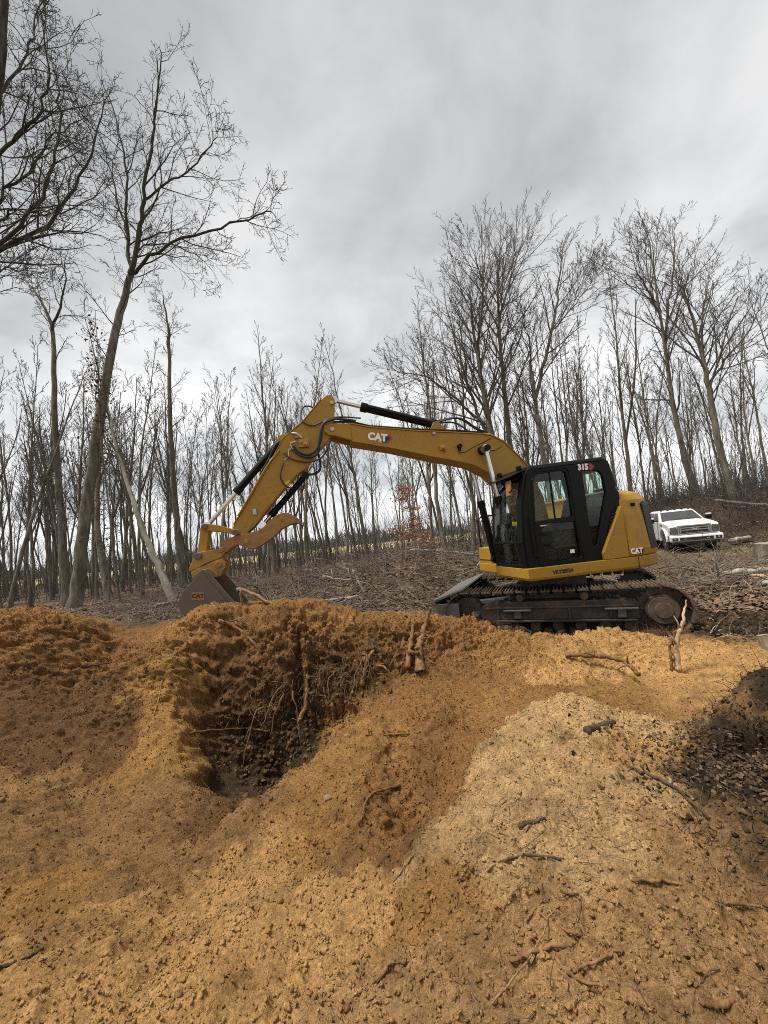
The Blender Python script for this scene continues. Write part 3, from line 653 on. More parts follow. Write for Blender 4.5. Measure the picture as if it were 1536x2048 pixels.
for off in (0.0,):
    vs = []
    for a_, b_, z in gp: vs += [(a_[0] - .008, a_[1] + .020, z), (b_[0] - .008, b_[1] + .020, z), (a_[0] + .03, a_[1] - .03, z), (b_[0] + .03, b_[1] - .03, z)]
    gm.add(vs, [(0, 1, 5, 4), (4, 5, 9, 8), (0, 4, 6, 2), (4, 8, 10, 6), (1, 3, 7, 5), (5, 7, 11, 9), (8, 9, 11, 10), (0, 2, 3, 1), (2, 6, 7, 3), (6, 10, 11, 7)])
gr = hp(gm, 'grille', 'black', cwo)
gs = MB()
for k in range(26):
    z = 1.30 + k * .029; q = .03 * (z - 1.3) / .6
    gs.add([(-1.18 + q * .6 - .012, 1.147 - q * 1.1 + .026, z), (-1.40 + q * .6 - .012, 1.048 - q * 1.1 + .026, z), (-1.40 + q * .6 - .012, 1.048 - q * 1.1 + .026, z + .010), (-1.18 + q * .6 - .012, 1.147 - q * 1.1 + .026, z + .010)], [(0, 1, 2, 3)])
hp(gs, 'grille_slat', 'rubber', gr)
hp(MB().prism([(-.905, 2.03), (-.97, 2.03), (-.965, 2.09), (-.91, 2.09)], 1.12, 1.19), 'vent', 'black', cwo, 0.01)
hp(text_mb('CAT', .12, (-.83, 1.2175, 1.262), LR, UP, .0015, .006), 'lettering', 'decal_white', cwo)
hp(MB().prism([(-.735, 1.215), (-.955, 1.215), (-.985, 1.26), (-.955, 1.31), (-.90, 1.31)], 1.19, 1.2135), 'emblem_ground', 'decal_black', cwo)
hp(MB().prism([(-.955, 1.215), (-.985, 1.26), (-.955, 1.31), (-.94, 1.31), (-.968, 1.26), (-.94, 1.215)], 1.19, 1.215), 'emblem_edge', 'decal_red', cwo)
hp(MB().prism([(-.80, 1.213), (-.86, 1.213), (-.83, 1.238)], 1.19, 1.2195), 'emblem_triangle', 'decal_yellow', cwo)
sdp = hp(MB().prism([(-.662, 2.06), (-.685, 2.05), (-.69, 1.18), (-.205, 1.18), (-.19, 1.30)], 1.05, 1.2), 'side_door', 'yellow', exc, 0.012)
hp(MB().cyl((-.28, 1.2, 1.22), (-.28, 1.207, 1.22), .012, 10), 'latch', 'silver', sdp)
hd = MB(); hd.box(-.72, .05, -1.17, 1.0, 1.17, 1.95)
hp(hd, 'engine_bay', 'black', exc, 0.02)
rh = MB(); rh.box(-.70, .22, -1.19, .02, 1.17, 1.98)
hp(rh, 'engine_hood', 'yellow', exc, 0.03)
th = MB(); th.loft([[(-.72, .9, 2.26), (-1.22, .80, 2.28), (-1.22, -.9, 2.28), (-.72, -.9, 2.26)], [(-.78, .8, 2.37), (-1.12, .72, 2.365), (-1.12, -.8, 2.365), (-.78, -.8, 2.37)]])
tho = hp(th, 'rear_hood', 'yellow', exc, 0.03)
hp(MB().box(-1.04, -.82, .42, .72, 2.36, 2.42).box(-1.12, -1.05, .30, .36, 2.36, 2.45), 'hood_cap', 'black', tho, 0.012)
hp(MB().cyl((-1.0, -.3, 2.3), (-1.0, -.3, 2.62), .05, 20), 'exhaust_pipe', 'black', exc)
bx_ = hp(MB().box(.35, .93, -1.19, -.46, 1.17, 1.50), 'tool_box', 'yellow', exc, 0.015)
hp(MB().box(.925, .937, -1.17, -.48, 1.235, 1.25), 'lid_seam', 'decal_black', bx_)
hp(MB().box(.93, .94, -.56, -.52, 1.27, 1.33), 'latch', 'black', bx_)
hp(MB().box(.55, .75, -.95, -.75, 1.50, 1.58).cyl((.85, -.6, 1.5), (.85, -.6, 1.62), .035, 12), 'work_lamp', 'amber', exc, 0.01)
rl = MB(); rl.tube([(.9, -1.1, 1.5), (.9, -1.12, 2.1), (.8, -1.12, 2.18), (.1, -1.12, 2.18), (0, -1.12, 2.1), (0, -1.1, 1.97)], .018, 8)
hp(rl, 'handrail', 'black')

# --- cab
cabfloor = hp(MB().box(-.14, 1.2, .16, 1.12, 1.172, 1.24), 'cab_floor', 'black', exc, 0.01)
side = [(1.225, 1.175), (1.245, 1.62), (1.18, 2.25), (1.05, 2.72), (1.0, 2.80), (-.50, 2.885), (-.575, 2.86), (-.675, 2.44), (-.23, 1.30), (-.16, 1.175)]
doorwin = [(.90, 2.60), (.86, 2.68), (.78, 2.72), (.33, 2.745), (.275, 2.70), (.255, 2.43), (.262, 1.97), (.955, 1.94)]
lowwin = [(.74, 1.89), (.225, 1.87), (.20, 1.30), (.23, 1.27), (.68, 1.25), (.83, 1.36), (.895, 1.58), (.86, 1.80)]
rearwin = [(-.04, 2.715), (-.365, 2.70), (-.43, 2.62), (-.455, 2.32), (-.13, 1.45), (-.09, 1.42), (-.045, 1.46)]
cs = MB().prism(side, 1.09, 1.15, [doorwin, lowwin, rearwin])
cab = hp(cs, 'cab', 'black', exc, 0.008)
def glasspane(poly, y0, y1, name='window_pane'): return hp(MB().prism(poly, y0, y1), name, 'glass', cab)
for w_ in (doorwin, lowwin, rearwin): glasspane(w_, 1.112, 1.118)
farwin = [(.85, 2.62), (.80, 2.70), (-.36, 2.70), (-.42, 2.3), (-.20, 1.85), (1.0, 1.75)]
hp(MB().prism(side, .15, .20, [farwin]), 'cab_side', 'black', cab, 0.006); glasspane(farwin, .172, .178)
# front: corner posts, glass upper and lower
fp = [(1.225, 1.175), (1.25, 1.62), (1.19, 2.25), (1.055, 2.74)]
ps = MB()
for y0, y1 in ((1.0, 1.15), (.15, .22)):
    ps.loft([[(x - .06, y0, z), (x + .005, y0 + .02, z), (x - .01, y1, z), (x - .06, y1, z)] for x, z in fp])
ps.box(1.15, 1.235, .2, 1.1, 1.17, 1.25).box(1.19, 1.25, .2, 1.02, 1.60, 1.635).box(.98, 1.06, .2, 1.1, 2.70, 2.80)
hp(ps, 'front_frame', 'black', cab, 0.006)
def quadpane(pts, name):
    mb = MB(); t_ = Vector((-.006, 0, 0)); mb.loft([[Vector(p) for p in pts], [Vector(p) + t_ for p in pts]]); return hp(mb, name, 'glass', cab)
quadpane([(1.215, .22, 1.25), (1.215, 1.0, 1.25), (1.232, 1.0, 1.60), (1.232, .22, 1.60)], 'lower_windshield')
ws_ = MB(); rows = [(1.232, 1.635), (1.21, 1.95), (1.175, 2.25), (1.11, 2.52), (1.045, 2.72)]
ws_.loft([[(x, .22, z), (x + .02, .6, z), (x, 1.0, z), (x - .006, 1.0, z), (x + .014, .6, z), (x - .006, .22, z)] for x, z in rows])
hp(ws_, 'windshield', 'glass', cab)
rb = MB(); rp = [(-.575, 2.86), (-.675, 2.44), (-.23, 1.30), (-.16, 1.175)]
rb.loft([[(x, .19, z), (x, 1.10, z), (x + .05, 1.10, z), (x + .05, .19, z)] for x, z in ((-.60, 2.10), (-.23, 1.30), (-.16, 1.175))] if False else [[(-.545, .19, 2.1), (-.545, 1.10, 2.1), (-.50, 1.10, 2.1), (-.50, .19, 2.1)], [(-.23, .19, 1.3), (-.23, 1.1, 1.3), (-.18, 1.1, 1.3), (-.18, .19, 1.3)], [(-.16, .19, 1.18), (-.16, 1.1, 1.18), (-.11, 1.1, 1.18), (-.11, .19, 1.18)]])
rb.box(-.60, -.53, .19, 1.10, 2.72, 2.86)
hp(rb, 'rear_panel', 'black', cab)
rg_ = MB(); rg_.loft([[(-.665, .2, 2.44), (-.665, 1.09, 2.44), (-.659, 1.09, 2.44), (-.659, .2, 2.44)], [(-.60, .2, 2.72), (-.60, 1.09, 2.72), (-.594, 1.09, 2.72), (-.594, .2, 2.72)]]); hp(rg_, 'rear_window', 'glass', cab)
rg2 = MB(); rg2.loft([[(-.54, .2, 2.1), (-.54, 1.09, 2.1), (-.534, 1.09, 2.1), (-.534, .2, 2.1)], [(-.665, .2, 2.43), (-.665, 1.09, 2.43), (-.659, 1.09, 2.43), (-.659, .2, 2.43)]]); hp(rg2, 'rear_window', 'glass', cab)
rf = MB(); rf.loft([[(1.0, .13, 2.79), (1.0, 1.17, 2.79), (-.50, 1.17, 2.88), (-.60, 1.13, 2.84), (-.60, .17, 2.84), (-.5, .13, 2.88)], [(.95, .18, 2.87), (.95, 1.12, 2.87), (-.48, 1.12, 2.945), (-.54, 1.08, 2.93), (-.54, .22, 2.93), (-.48, .18, 2.945)]])
roof = hp(rf, 'roof', 'black', cab, 0.02)
hp(MB().loft([[(1.02, .18, 2.80), (1.02, 1.12, 2.80), (1.02, 1.12, 2.825), (1.02, .18, 2.825)], [(1.30, .22, 2.70), (1.30, 1.08, 2.70), (1.30, 1.08, 2.712), (1.30, .22, 2.712)]]), 'visor', 'black', roof, 0.004)
hp(MB().box(1.0, 1.06, .92, 1.02, 2.83, 2.90).box(1.0, 1.06, .25, .35, 2.83, 2.90), 'roof_lamp', 'black', roof, 0.01)
dr = MB()
dr.tube([(.985, 1.152, 1.25), (.985, 1.152, 1.9), (.93, 1.152, 2.62), (.84, 1.152, 2.755), (.26, 1.152, 2.785), (.215, 1.152, 2.7), (.205, 1.152, 1.9), (.16, 1.152, 1.25), (.16, 1.152, 1.21), (.95, 1.152, 1.21), (.985, 1.152, 1.25)], .012, 6)
dr.box(.24, .97, 1.150, 1.158, 1.895, 1.935)
dro = hp(dr, 'door', 'black', cab)
hp(MB().box(.80, .90, 1.152, 1.19, 1.845, 1.87), 'door_handle', 'silver', dro, 0.005)
hp(MB().box(.56, .58, 1.10, 1.125, 1.95, 2.73), 'window_divider', 'black', dro)
hp(MB().box(.29, .375, 1.1185, 1.1205, 1.355, 1.415), 'sticker', 'decal_white', dro)
for k in range(9):
    z = 1.46 + k * .058; x = -.235 - (z - 1.30) * .385
    hp(MB().box(x - .115, x - .02, 1.12, 1.158, z, z + .016), 'louver_slat', 'rubber', cab)
bk = hp(MB().prism([(-.24, 1.30), (-.66, 2.38), (-.72, 2.30), (-.72, 2.05), (-.65, 2.05), (-.20, 1.31), (-.20, 1.18), (-.16, 1.18)], 1.06, 1.135), 'rear_corner', 'black', cab, 0.006)
hp(text_mb('315', .135, (-.065, 1.1525, 2.775), LR, UP, .001, .008), 'model_number', 'decal_white', cab)
hp(MB().prism([(-.165, 2.715), (-.23, 2.715), (-.285, 2.775), (-.235, 2.83), (-.165, 2.83), (-.195, 2.775)], 1.145, 1.1525), 'number_emblem', 'decal_red', cab)
st = MB(); st.box(.05, .55, .42, .92, 1.50, 1.66).loft([[(-.02, .44, 1.6), (-.02, .90, 1.6), (.12, .90, 1.6), (.12, .44, 1.6)], [(-.22, .48, 2.28), (-.22, .86, 2.28), (-.10, .86, 2.28), (-.10, .48, 2.28)]]).box(.1, .5, .5, .84, 1.24, 1.5)
hp(st, 'seat', 'seat', cab, 0.04)
cn = MB(); cn.box(.10, .62, .93, 1.06, 1.45, 1.74).box(.10, .62, .24, .38, 1.45, 1.74).box(.85, 1.1, .24, .42, 1.24, 1.9)
hp(cn, 'console', 'interior', cab, 0.02)
jy = MB(); jy.tube([(.56, .98, 1.74), (.60, .98, 1.95)], .02, 8).tube([(.56, .31, 1.74), (.60, .31, 1.95)], .02, 8).tube([(.95, .5, 1.24), (1.0, .5, 1.7)], .015, 6).tube([(.95, .72, 1.24), (1.0, .72, 1.7)], .015, 6).box(.95, 1.0, .28, .40, 1.9, 2.12)
hp(jy, 'control_lever', 'rubber', cab)
mr = MB(); mr.tube([(1.14, 1.1, 2.5), (1.27, 1.12, 2.52), (1.27, .99, 2.46)], .011, 6)
mo = hp(mr, 'mirror', 'black', exc)
hp(MB().loft([[(1.24, .86, 2.40), (1.27, .86, 2.41), (1.27, 1.02, 2.41), (1.24, 1.02, 2.40)], [(1.22, .86, 2.66), (1.25, .86, 2.67), (1.25, 1.02, 2.67), (1.22, 1.02, 2.66)]]), 'mirror_head', 'orange_plate', mo, 0.015)
grb = MB(); grb.tube([(1.02, 1.155, 1.35), (1.05, 1.19, 1.38), (1.06, 1.19, 2.0), (1.03, 1.155, 2.03)], .012, 6)
hp(grb, 'grab_rail', 'black', exc)

# --- boom
BW = .20
btop = [(3.70, 3.985), (3.36, 3.907), (2.48, 3.80), (1.67, 3.726), (1.22, 3.684), (1.01, 3.636), (.78, 3.493), (.50, 3.186), (.30, 2.93), (.10, 2.40), (.02, 1.72), (.08, 1.52)]
bbot = [(.25, 1.46), (.38, 1.60), (.55, 2.10), (.74, 2.50), (.915, 2.721), (1.133, 2.937), (1.444, 3.123), (1.733, 3.21), (2.217, 3.323), (2.959, 3.526), (3.70, 3.692)]
boom = hp(MB().prism(btop + bbot, -BW, BW), 'boom', 'yellow', exc, 0.008)
def offs(p, d, up_):
    out = []
    for i in range(len(p)):
        a_ = Vector(p[max(i - 1, 0)]); b_ = Vector(p[min(i + 1, len(p) - 1)]); t_ = (b_ - a_).normalized(); n_ = Vector((-t_.y, t_.x))
        if n_.y * up_ < 0: n_ = -n_
        out.append((p[i][0] + n_.x * d, p[i][1] + n_.y * d))
    return out
def flange(path, up_, half, th, name, mat, parent):
    q = offs(path, th, up_); mb = MB()
    mb.loft([[(a_[0], -half, a_[1]), (a_[0], half, a_[1]), (b_[0], half, b_[1]), (b_[0], -half, b_[1])] for a_, b_ in zip(path, q)])
    return hp(mb, name, mat, parent, 0.003)
flange(btop[:9], 1, .222, .018, 'top_plate', 'yellow', boom)
flange(bbot[3:], -1, .222, .02, 'bottom_plate', 'yellow', boom)
for s in (-1, 1):
    ear = [(3.70, 3.99), (3.99, 4.015), (4.10, 4.01), (4.165, 3.95), (4.165, 3.87), (4.10, 3.805), (3.99, 3.79), (3.70, 3.692)]
    hp(MB().prism(ear, s * .155, s * .215), 'boom_ear', 'yellow', boom, 0.01)
hp(MB().cyl((4.03, -.25, 3.90), (4.03, .25, 3.90), .038, 20), 'boom_pin', 'silver', boom, 0.006)
ppin = MB().cyl((1.27, -.30, 3.37), (1.27, .30, 3.37), .085, 24).cyl((1.27, .30, 3.37), (1.27, .46, 3.37), .06, 24).cyl((1.27, -.46, 3.37), (1.27, -.30, 3.37), .06, 24)
hp(ppin, 'cylinder_pin', 'black', boom, 0.008)
lg = hp(MB().prism([(3.27, 3.645), (3.06, 3.61), (2.965, 3.685), (3.02, 3.775), (3.10, 3.785), (3.12, 3.68)], .19, .2025), 'emblem_ground', 'decal_black', boom)
hp(MB().prism([(3.06, 3.61), (2.96, 3.685), (3.02, 3.78), (3.065, 3.775), (3.01, 3.688), (3.085, 3.628)], .19, .2040), 'emblem_edge', 'decal_red', boom)
tilt = Vector((-1, 0, -.17)).normalized(); tup = Vector((-.17, 0, 1)).normalized() * 1.0
tup = Vector((tilt.z, 0, -tilt.x)); tup = tup if tup.z > 0 else -tup
hp(text_mb('CAT', .175, (3.24, .2075, 3.722), tilt, tup, .0015, .010), 'lettering', 'decal_white', boom)
hp(MB().prism([(3.255, 3.635), (3.165, 3.62), (3.207, 3.668)], .19, .2075), 'emblem_triangle', 'decal_yellow', boom)
bk1 = MB().box(2.0, 2.10, .2, .26, 3.42, 3.50).cyl((2.05, .26, 3.46), (2.05, .29, 3.46), .03, 12).box(1.98, 2.02, .2, .24, 3.39, 3.44)
hp(bk1, 'bracket', 'yellow', boom, 0.006)
hp(MB().cyl((1.72, .2, 3.47), (1.72, .29, 3.47), .04, 16).box(1.70, 1.74, .2, .25, 3.38, 3.46), 'boom_lamp', 'black', boom, 0.006)
hp(MB().box(2.16, 2.21, .2, .24, 3.72, 3.76), 'clip', 'silver', boom)
ln = MB(); ln.tube([(1.75, .206, 3.35), (1.60, .206, 3.36), (1.45, .206, 3.44), (1.2, .206, 3.53), (1.05, .206, 3.6)], .008, 5).tube([(1.27, .206, 3.37), (1.0, .206, 3.36), (.85, .206, 3.43)], .006, 5)
hp(ln, 'cable', 'rubber', boom)
for k, (yy, up_, mt) in enumerate(((.15, .045, 'yellow'), (.09, .05, 'silver'), (.04, .06, 'yellow'), (-.05, .05, 'rubber'), (-.11, .055, 'yellow'), (-.16, .05, 'silver'), (.18, .05, 'rubber'))):
    q = offs([(4.0, 4.0)] + btop[:9], up_ + .012 * (k % 3), 1)
    if k >= 5: q = q[:6]
    hp(MB().tube([(a_, yy + .006 * math.sin(3 * i + k), b_ + .01 * math.sin(2.1 * i + k)) for i, (a_, b_) in enumerate(q)], .0135, 6), 'hydraulic_line', mt, boom, smooth=True)
for i in (2, 3, 4):
    q = offs(btop, .05, 1)[i]; hp(MB().box(q[0] - .03, q[0] + .03, -.17, .19, q[1] - .045, q[1] + .025), 'line_clamp', 'black', boom, 0.004)
def cylinder(name, a, b, split, rb_, rr, y, caps=True):
    """body from a to the split fraction, chromed rod on to b"""
    a, b = Vector((a[0], y, a[1])), Vector((b[0], y, b[1])); d = (b - a).normalized(); m_ = a + (b - a) * split
    mb = MB().cyl(a + d * .06, m_, rb_, 24).cyl(m_ - d * .10, m_ + d * .02, rb_ * 1.16, 24).cyl(a + Vector((0, -.06, 0)), a + Vector((0, .06, 0)), rb_ * 1.15, 20)
    mb.tube([a + d * .12 + Vector((0, rb_ + .012, 0)), m_ - d * .12 + Vector((0, rb_ + .012, 0)), m_ - d * .06 + Vector((0, rb_, 0))], .012, 6)
    o = hp(mb, name, 'black', exc, 0.006)
    hp(MB().cyl(m_, b - d * .02, rr, 20).cyl(b + Vector((0, -.05, 0)), b + Vector((0, .05, 0)), rr * 1.9, 20), 'rod', 'chrome', o)
    return o
for s in (-1, 1): cylinder('boom_cylinder', (.98, 1.28), (1.27, 3.37), .56, .068, .040, .36 * s)
cylinder('stick_cylinder', (2.057, 3.962), (3.93, 4.50), .735, .075, .036, 0)
hp(MB().prism([(1.85, 3.73), (2.25, 3.77), (2.12, 3.99), (2.02, 4.0)], -.11, -.075).prism([(1.85, 3.73), (2.25, 3.77), (2.12, 3.99), (2.02, 4.0)], .075, .11), 'cylinder_lug', 'yellow', boom, 0.006)
def hose(name, pts, r, par=exc, mat='rubber'):
    p = [Vector(q) for q in pts]; out = []
    for i in range(len(p) - 1):
        p0, p1, p2, p3 = p[max(i - 1, 0)], p[i], p[i + 1], p[min(i + 2, len(p) - 1)]
        for k in range(5):
            t = k / 5; out.append(0.5 * ((2 * p1) + (p2 - p0) * t + (2 * p0 - 5 * p1 + 4 * p2 - p3) * t * t + (3 * p1 - p0 - 3 * p2 + p3) * t ** 3))
    out.append(p[-1])
    return hp(MB().tube(out, r, 7), name, mat, par, smooth=True)
for y, dz in ((.19, 0), (.10, .03), (-.12, .02)):
    hose('hose', [(2.0, y * .6, 3.99 + dz), (1.75, y, 4.02 + dz), (1.55, y, 3.98 + dz), (1.3, y, 3.80 + dz), (1.1, y, 3.72)], .017)

# --- stick
SW = .145
stk = [(3.93, 4.40), (3.925, 4.46), (3.975, 4.55), (4.068, 4.543), (4.167, 4.463), (4.516, 4.079), (4.87, 3.80), (5.094, 3.427), (5.547, 2.731), (5.80, 2.366), (5.80, 2.27), (5.74, 2.215), (5.648, 2.215), (5.474, 2.356), (5.035, 2.854), (4.684, 3.19), (4.50, 3.30), (4.271, 3.583), (4.12, 3.72), (4.05, 3.80), (3.97, 4.05)]
stick = hp(MB().prism(stk, -SW, SW), 'stick', 'yellow', exc, 0.01)
flange([(4.167, 4.463), (4.516, 4.079), (4.87, 3.80), (5.094, 3.427), (5.547, 2.731), (5.78, 2.40)], 1, .16, .014, 'top_plate', 'yellow', stick)
flange([(5.60, 2.255), (5.474, 2.356), (5.035, 2.854), (4.684, 3.19), (4.50, 3.30)], -1, .16, .014, 'bottom_plate', 'yellow', stick)
for (x, z, r_) in ((3.985, 4.39, .032), (4.06, 3.90, .03)): hp(MB().cyl((x, -.19, z), (x, .19, z), r_, 18), 'stick_pin', 'silver', stick, 0.004)
bl_ = [(5.17, 2.98), (5.10, 2.90), (5.26, 2.88), (5.22, 2.80), (5.36, 2.72), (5.42, 2.64), (5.55, 2.50), (5.6, 2.36), (4.5, 4.03), (4.28, 4.26)]
hp(MB().cyl((bl_[0][0], SW, bl_[0][1]), (bl_[0][0], SW + .012, bl_[0][1]), .014, 8), 'bolt', 'yellow_worn', stick)
for (x, z) in bl_[1:]: hp(MB().cyl((x, SW, z), (x, SW + .012, z), .014, 8), 'bolt', 'yellow_worn', stick)
hp(MB().box(5.40, 5.46, SW, SW + .05, 2.53, 2.63), 'junction_box', 'silver', stick, 0.008)
hp(MB().prism([(5.33, 2.53), (5.55, 2.42), (5.55, 2.36), (5.40, 2.40)], SW, SW + .006), 'cover_plate', 'yellow_worn', stick)
hp(MB().prism([(4.83, 3.08), (4.92, 3.04), (4.90, 2.95), (4.81, 2.99)], SW, SW + .003), 'sticker', 'decal_yellow', stick)
vl = MB().box(4.45, 4.62, SW, SW + .07, 3.62, 3.76).cyl((4.50, SW + .07, 3.66), (4.50, SW + .10, 3.66), .03, 10).cyl((4.58, SW + .07, 3.70), (4.58, SW + .11, 3.70), .022, 10).box(4.60, 4.68, SW, SW + .05, 3.78, 3.84)
vo = hp(vl, 'valve_block', 'yellow_worn', stick, 0.01)
hp(MB().tube([(4.72, SW + .03, 3.88), (4.64, SW + .05, 3.86), (4.56, SW + .06, 3.78)], .02, 8).tube([(4.80, SW + .03, 3.58), (4.74, SW + .05, 3.62), (4.76, SW + .04, 3.70), (4.66, SW + .05, 3.73)], .013, 6).tube([(4.88, SW + .02, 3.42), (4.80, SW + .04, 3.48), (4.80, SW + .04, 3.58)], .014, 6), 'fitting', 'silver', vo)
Y1 = SW + .06
hose('hose', [(3.6, .17, 4.05), (3.95, Y1 + .05, 4.07), (4.18, Y1 + .07, 3.98), (4.27, Y1 + .05, 3.70), (4.30, Y1, 3.52), (4.42, Y1, 3.44), (4.60, Y1, 3.47), (4.74, Y1, 3.60)], .022)
hose('hose', [(3.6, .13, 4.06), (3.97, Y1, 4.10), (4.16, Y1 + .04, 4.02), (4.24, Y1 + .05, 3.72), (4.32, Y1, 3.58), (4.46, Y1, 3.48), (4.62, Y1, 3.53), (4.72, Y1, 3.66)], .02)
hose('hose', [(3.5, .18, 4.09), (3.9, Y1, 4.12), (4.15, Y1, 4.06), (4.35, Y1 - .02, 3.99), (4.50, Y1 - .03, 4.06), (4.54, .12, 4.2), (4.48, .08, 4.36), (4.36, .05, 4.38), (4.28, .03, 4.33)], .014)
hose('hose', [(4.06, Y1, 3.74), (4.22, Y1 + .02, 3.45), (4.40, Y1 + .02, 3.36), (4.62, Y1, 3.37), (4.80, Y1, 3.45), (4.88, Y1 - .02, 3.55)], .016)
hose('hose', [(4.30, -.1, 3.62), (4.27, -.08, 3.40), (4.30, 0, 3.24), (4.42, .03, 3.17), (4.55, .03, 3.18)], .022)
hose('hose', [(4.90, Y1 - .01, 3.38), (4.96, Y1 + .02, 3.20), (4.96, Y1 + .02, 3.08), (4.88, Y1, 2.96), (4.78, .1, 2.93)], .014)
hose('hose', [(4.86, .10, 3.80), (5.0, .17, 3.70), (5.15, .15, 3.44), (5.3, .13, 3.22)], .014)
hose('hose', [(3.96, .02, 4.55), (3.97, .02, 4.63), (3.93, .0, 4.62), (3.93, 0, 4.55)], .006)
for k, y in enumerate((.17, .185)):
    hose('hydraulic_line', [(4.95, y, 3.60), (5.20, y, 3.30), (5.50, y, 2.84), (5.70, y, 2.54)], .011, exc, 'yellow' if k else 'silver')
hp(MB().prism([(4.72, 3.86), (4.88, 3.90), (5.0, 3.80), (4.90, 3.66)], -.11, -.07).prism([(4.72, 3.86), (4.88, 3.90), (5.0, 3.80), (4.90, 3.66)], .07, .11), 'cylinder_lug', 'yellow', stick, 0.006)
cylinder('bucket_cylinder', (4.90, 3.82), (6.22, 2.43), .62, .062, .036, 0)
cylinder('thumb_cylinder', (4.55, 3.16), (5.34, 2.36), .80, .052, .034, 0)
# --- linkage, coupler, thumb, bucket
for s in (-1, 1):
    hp(MB().prism([(6.235, 2.47), (6.15, 2.452), (6.0, 2.415), (5.80, 2.335), (5.714, 2.316), (5.683, 2.26), (5.752, 2.215), (5.87, 2.275), (6.013, 2.315), (6.15, 2.335), (6.225, 2.35), (6.26, 2.41)], s * .155, s * .20), 'link_arm', 'yellow', exc, 0.008)
hp(MB().prism([(6.28, 2.45), (6.15, 2.44), (6.24, 1.95), (6.38, 1.92)], -.10, -.06).prism([(6.28, 2.45), (6.15, 2.44), (6.24, 1.95), (6.38, 1.92)], .06, .135), 'bucket_link', 'yellow', exc, 0.01)
for (x, z, r_) in ((6.21, 2.41, .045), (5.752, 2.27, .05), (6.335, 1.95, .055)): hp(MB().cyl((x, -.24, z), (x, .24, z), r_, 18), 'link_pin', 'steel', exc, 0.006)
cu_ = [(6.493, 1.772), (6.438, 1.879), (6.372, 2.006), (6.255, 2.02), (6.058, 2.03), (5.979, 2.05), (5.92, 1.99), (6.0, 1.90), (6.088, 1.872), (6.228, 1.832), (6.348, 1.775), (6.486, 1.725)]
cl_ = [(6.46, 1.71), (6.339, 1.765), (6.19, 1.81), (6.069, 1.86), (5.991, 1.862), (5.935, 1.811), (5.951, 1.729), (6.029, 1.60), (6.127, 1.60), (6.198, 1.69), (6.313, 1.715), (6.393, 1.66), (6.446, 1.60)]
cpl = MB()
for s in (-1, 1): cpl.prism(cu_, s * .14, s * .19)
cpl.box(6.0, 6.40, -.14, .14, 1.80, 1.86)
cpo = hp(cpl, 'quick_coupler', 'yellow_worn', exc, 0.006)
cl2 = MB()
for s in (-1, 1): cl2.prism(cl_, s * .15, s * .21)
hp(cl2, 'bucket_ear', 'yellow_worn', cpo, 0.006)
hp(MB().cyl((6.042, -.25, 1.783), (6.042, .25, 1.783), .05, 18).cyl((5.985, -.24, 2.015), (5.985, .24, 2.015), .042, 18), 'coupler_pin', 'rust', cpo, 0.006)
tp_ = [(6.03, 2.03), (6.0, 2.12), (5.931, 2.175), (5.726, 2.229), (5.396, 2.265), (5.30, 2.33), (5.217, 2.417), (5.084, 2.503), (4.98, 2.53), (4.90, 2.52), (4.79, 2.454), (4.70, 2.375), (4.715, 2.33), (4.80, 2.335), (4.88, 2.325), (5.02, 2.267), (5.156, 2.15), (5.331, 2.038), (5.46, 1.985), (5.521, 1.977), (5.601, 2.003), (5.738, 2.071), (5.83, 2.04), (5.905, 1.972), (5.986, 1.96)]
tm = MB()
for s in (-1, 1): tm.prism(tp_, s * .12, s * .175)
tm.prism([(5.30, 2.10), (5.02, 2.30), (4.74, 2.37), (4.85, 2.45), (5.05, 2.42), (5.34, 2.20)], -.12, .12)
tmo = hp(tm, 'thumb', 'rust', exc, 0.008)
for (x, z, r_) in ((5.593, 2.094, .05), (5.014, 2.43, .042)):
    hp(MB().cyl((x, -.185, z), (x, .185, z), r_, 18).cyl((x, .185, z), (x, .197, z), r_ * .55, 6), 'thumb_pin', 'rust', tmo, 0.004)
BK = [(6.236, 1.74), (6.31, 1.68), (6.38, 1.57), (6.51, 1.46), (6.59, 1.31), (6.575, 1.17), (6.47, 1.03), (6.28, .93), (6.0, .88), (5.67, .93)]
bsh = MB()
ring_ = lambda y: [(x, y, z) for x, z in BK] + [(x * .0 + (x + (6.13 - x) * .045), y, z + (1.33 - z) * .045) for x, z in reversed(BK)]
bsh.loft([ring_(-.48), ring_(.48)])
bko = hp(bsh, 'bucket', 'bucket', exc, 0.004)
spl = [(6.236, 1.745), (6.163, 1.74), (6.115, 1.667), (5.655, .97), (5.67, .93), (6.0, .88), (6.28, .93), (6.47, 1.03), (6.575, 1.17), (6.59, 1.31), (6.51, 1.46), (6.38, 1.57), (6.31, 1.68)]
for s in (-1, 1): hp(MB().prism(spl, s * .455, s * .495), 'side_plate', 'bucket', bko, 0.006)
for s in (-1, 1): hp(MB().prism([(6.16, 1.73), (6.115, 1.667), (5.655, .97), (5.70, .955), (6.17, 1.64), (6.21, 1.72)], s * .495, s * .51), 'cutting_edge', 'steel', bko, 0.004)
hp(MB().prism([(6.24, 1.75), (6.16, 1.75), (6.06, 1.62), (6.09, 1.58), (6.30, 1.66)], -.22, .22), 'top_bracket', 'yellow_worn', bko, 0.01)
for k in range(5):
    y = -.42 + k * .21
    hp(MB().loft([[(5.72, y - .045, .90), (5.72, y + .045, .90), (5.70, y + .045, .98), (5.70, y - .045, .98)], [(5.50, y - .025, .845), (5.50, y + .025, .845), (5.50, y + .025, .862), (5.50, y - .025, .862)]]), 'tooth', 'steel', bko, 0.006)
pl_ = hp(MB().prism([(6.392, 1.425), (6.215, 1.40), (6.228, 1.29), (6.40, 1.305)], .495, .502), 'name_plate', 'orange_plate', bko)
